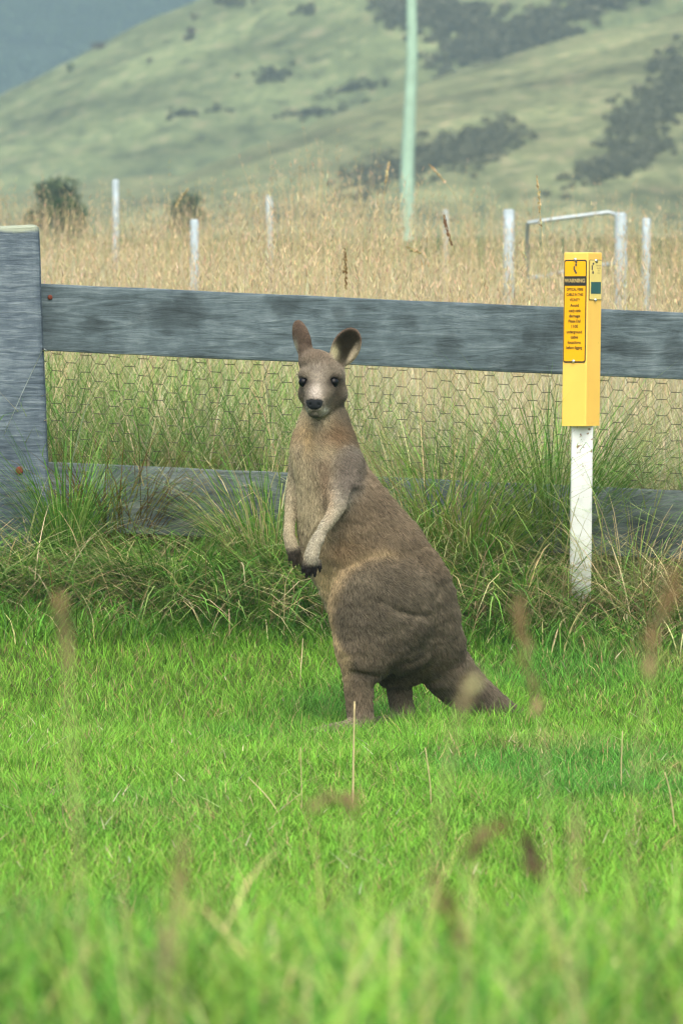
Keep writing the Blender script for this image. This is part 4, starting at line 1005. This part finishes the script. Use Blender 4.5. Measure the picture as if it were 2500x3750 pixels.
# fur
def make_fur(n):
    g = np.random.default_rng(501)
    T = np.concatenate([KF[:, [0, 1, 2]], KF[:, [0, 2, 3]]])
    a, b, c = L3[T[:, 0]], L3[T[:, 1]], L3[T[:, 2]]
    nr = np.cross(b - a, c - a); ar = np.linalg.norm(nr, axis=1)
    vn = np.zeros_like(L3)
    for k in range(3): np.add.at(vn, T[:, k], nr)
    vn /= np.linalg.norm(vn, axis=1)[:, None] + 1e-12
    wgt = ar * (1 + 2.5 * (KP[T[:, 0], 2] < 1560)); cum = np.cumsum(wgt); ti = np.searchsorted(cum, g.random(n) * cum[-1])
    u, v = g.random(n), g.random(n); f = u + v > 1; u[f], v[f] = 1 - u[f], 1 - v[f]; q = 1 - u - v
    def lerp(A): return A[T[ti, 0]] * q[:, None] + A[T[ti, 1]] * u[:, None] + A[T[ti, 2]] * v[:, None]
    P = lerp(L3); Nn = lerp(vn); Nn /= np.linalg.norm(Nn, axis=1)[:, None]; PP = lerp(KP); C = lerp(kcol)
    tot = sum(kgrp.values()); G = {k: (kgrp[k] / tot)[T[ti, 0]] for k in kgrp}
    nose = knose[T[ti, 0]]
    ln = .019 * (G['torso'] + G['thigh'] + G['tail']) + .013 * G['leg'] + .0065 * G['arm'] + .010 * G['head'] + .0055 * G['ear'] + .004 * G['paw']
    ln *= np.where(PP[:, 2] < 1560, .75, 1); ln *= .7 + .6 * g.random(n)
    ln *= 1 - .35 * np.exp(-((PP[:, 0] - 1160) ** 2 + (PP[:, 2] - 1450) ** 2) / 2500.)
    flow = np.stack([.55 * (G['torso'] + G['thigh']) + .9 * G['tail'] - .1 * G['arm'], .3 * np.ones(n), -1.0 * np.ones(n)], 1)
    hm = G['head'][:, None]; away = np.stack([(PP[:, 0] - 1155) / 90, np.full(n, .9), -(PP[:, 2] - 1470) / 110], 1); flow = flow * (1 - hm) + away * hm
    up = G['ear'][:, None]; flow = flow * (1 - up) + np.array([0, .1, 1.0]) * up
    cl = np.stack([fbm(P[:, 0] * 38, P[:, 1] * 38, P[:, 2] * 38, 2, 511), fbm(P[:, 0] * 38, P[:, 1] * 38, P[:, 2] * 38, 2, 512), fbm(P[:, 0] * 38, P[:, 1] * 38, P[:, 2] * 38, 2, 513)], 1) - .5
    flow = flow + cl * 1.6 + .22 * g.normal(size=(n, 3))
    flow -= Nn * (flow * Nn).sum(1)[:, None]; flow /= np.linalg.norm(flow, axis=1)[:, None] + 1e-9
    # no fur on the nose pad or in the eyes
    keep = nose < .4
    for ex, ew, ev, er_ in EYES: keep &= ((PP[:, 0] - ex) ** 2 + (PP[:, 1] - ew) ** 2 + (PP[:, 2] - ev) ** 2) > (er_ * 1.12) ** 2
    P, Nn, ln, flow, C = P[keep], Nn[keep], ln[keep], flow[keep], C[keep]; n = len(P)
    lift = .42 + .18 * g.random(n); K = 4
    pts = np.empty((n, K, 3), np.float32)
    for k in range(K):
        t = k / (K - 1); d = flow * (t * .9) + Nn * (lift * (t - .42 * t * t))[:, None]
        pts[:, k] = P + d * ln[:, None]
    hc = bpy.data.hair_curves.new('fur'); hc.add_curves([K] * n)
    hc.attributes['position'].data.foreach_set('vector', pts.ravel())
    ra = hc.attributes.get('radius') or hc.attributes.new('radius', 'FLOAT', 'POINT')
    ra.data.foreach_set('value', np.tile(np.array([.00042, .00044, .00036, .00012], np.float32), n))
    tone = np.clip(1 + .36 * g.normal(size=n), .3, 2.0); tone *= (.72 + .56 * fbm(P[:, 0] * 18, P[:, 1] * 18, P[:, 2] * 18, 3, 520)) * (.8 + .4 * fbm((P[:, 0] - P[:, 2] * .3) * 70, P[:, 1] * 70, (P[:, 2] + P[:, 0] * .4) * 110, 3, 521))
    c4 = np.ones((n, 4), np.float32); c4[:, :3] = C * tone[:, None]
    at_ = hc.attributes.new('col', 'FLOAT_COLOR', 'CURVE'); at_.data.foreach_set('color', c4.ravel())
    hc.materials.append(furmat('fur', .8))
    o = bpy.data.objects.new('fur', hc); COL.objects.link(o); o.parent = roo; return o
make_fur(330000)
EYE = plain('eye_dark', lin(12, 10, 9), .10, spec=.18, noise=.02)
def sphere(name, c, r, mat, parent, sc=(1, 1, 1)):
    bm = bmesh.new(); bmesh.ops.create_uvsphere(bm, u_segments=20, v_segments=14, radius=r)
    for v in bm.verts: v.co = Vector((v.co.x * sc[0] + c[0], v.co.y * sc[1] + c[1], v.co.z * sc[2] + c[2]))
    for f in bm.faces: f.smooth = True
    me = bpy.data.meshes.new(name); bm.to_mesh(me); bm.free(); me.materials.append(mat)
    o = bpy.data.objects.new(name, me); COL.objects.link(o); o.parent = parent; return o
for ex, ew, ev, er_ in EYES:
    sphere('eye', tol(np.array([[ex, ew, ev]]))[0], er_ / KS, EYE, roo)

# ------------------------------------------------------------------ the air
m, n, o = newmat('haze')
pv = nd(n, 'ShaderNodeVolumePrincipled'); pv.inputs['Color'].default_value = (.66, .97, 1, 1); pv.inputs['Density'].default_value = .0007
pv.inputs['Anisotropy'].default_value = .2
n.links.new(pv.outputs[0], o.inputs['Volume'])
bm = bmesh.new(); bmesh.ops.create_cube(bm, size=1)
for v in bm.verts: v.co = (v.co.x * 8400, 2900 + v.co.y * 6400, -1.5 + (v.co.z + .5) * 125)
me = bpy.data.meshes.new('haze'); bm.to_mesh(me); bm.free(); me.materials.append(m)
tag(bpy.data.objects.new('haze', me), 'thin pale blue haze over the hills', 'haze', kind='stuff')
COL.objects.link(bpy.data.objects['haze'])
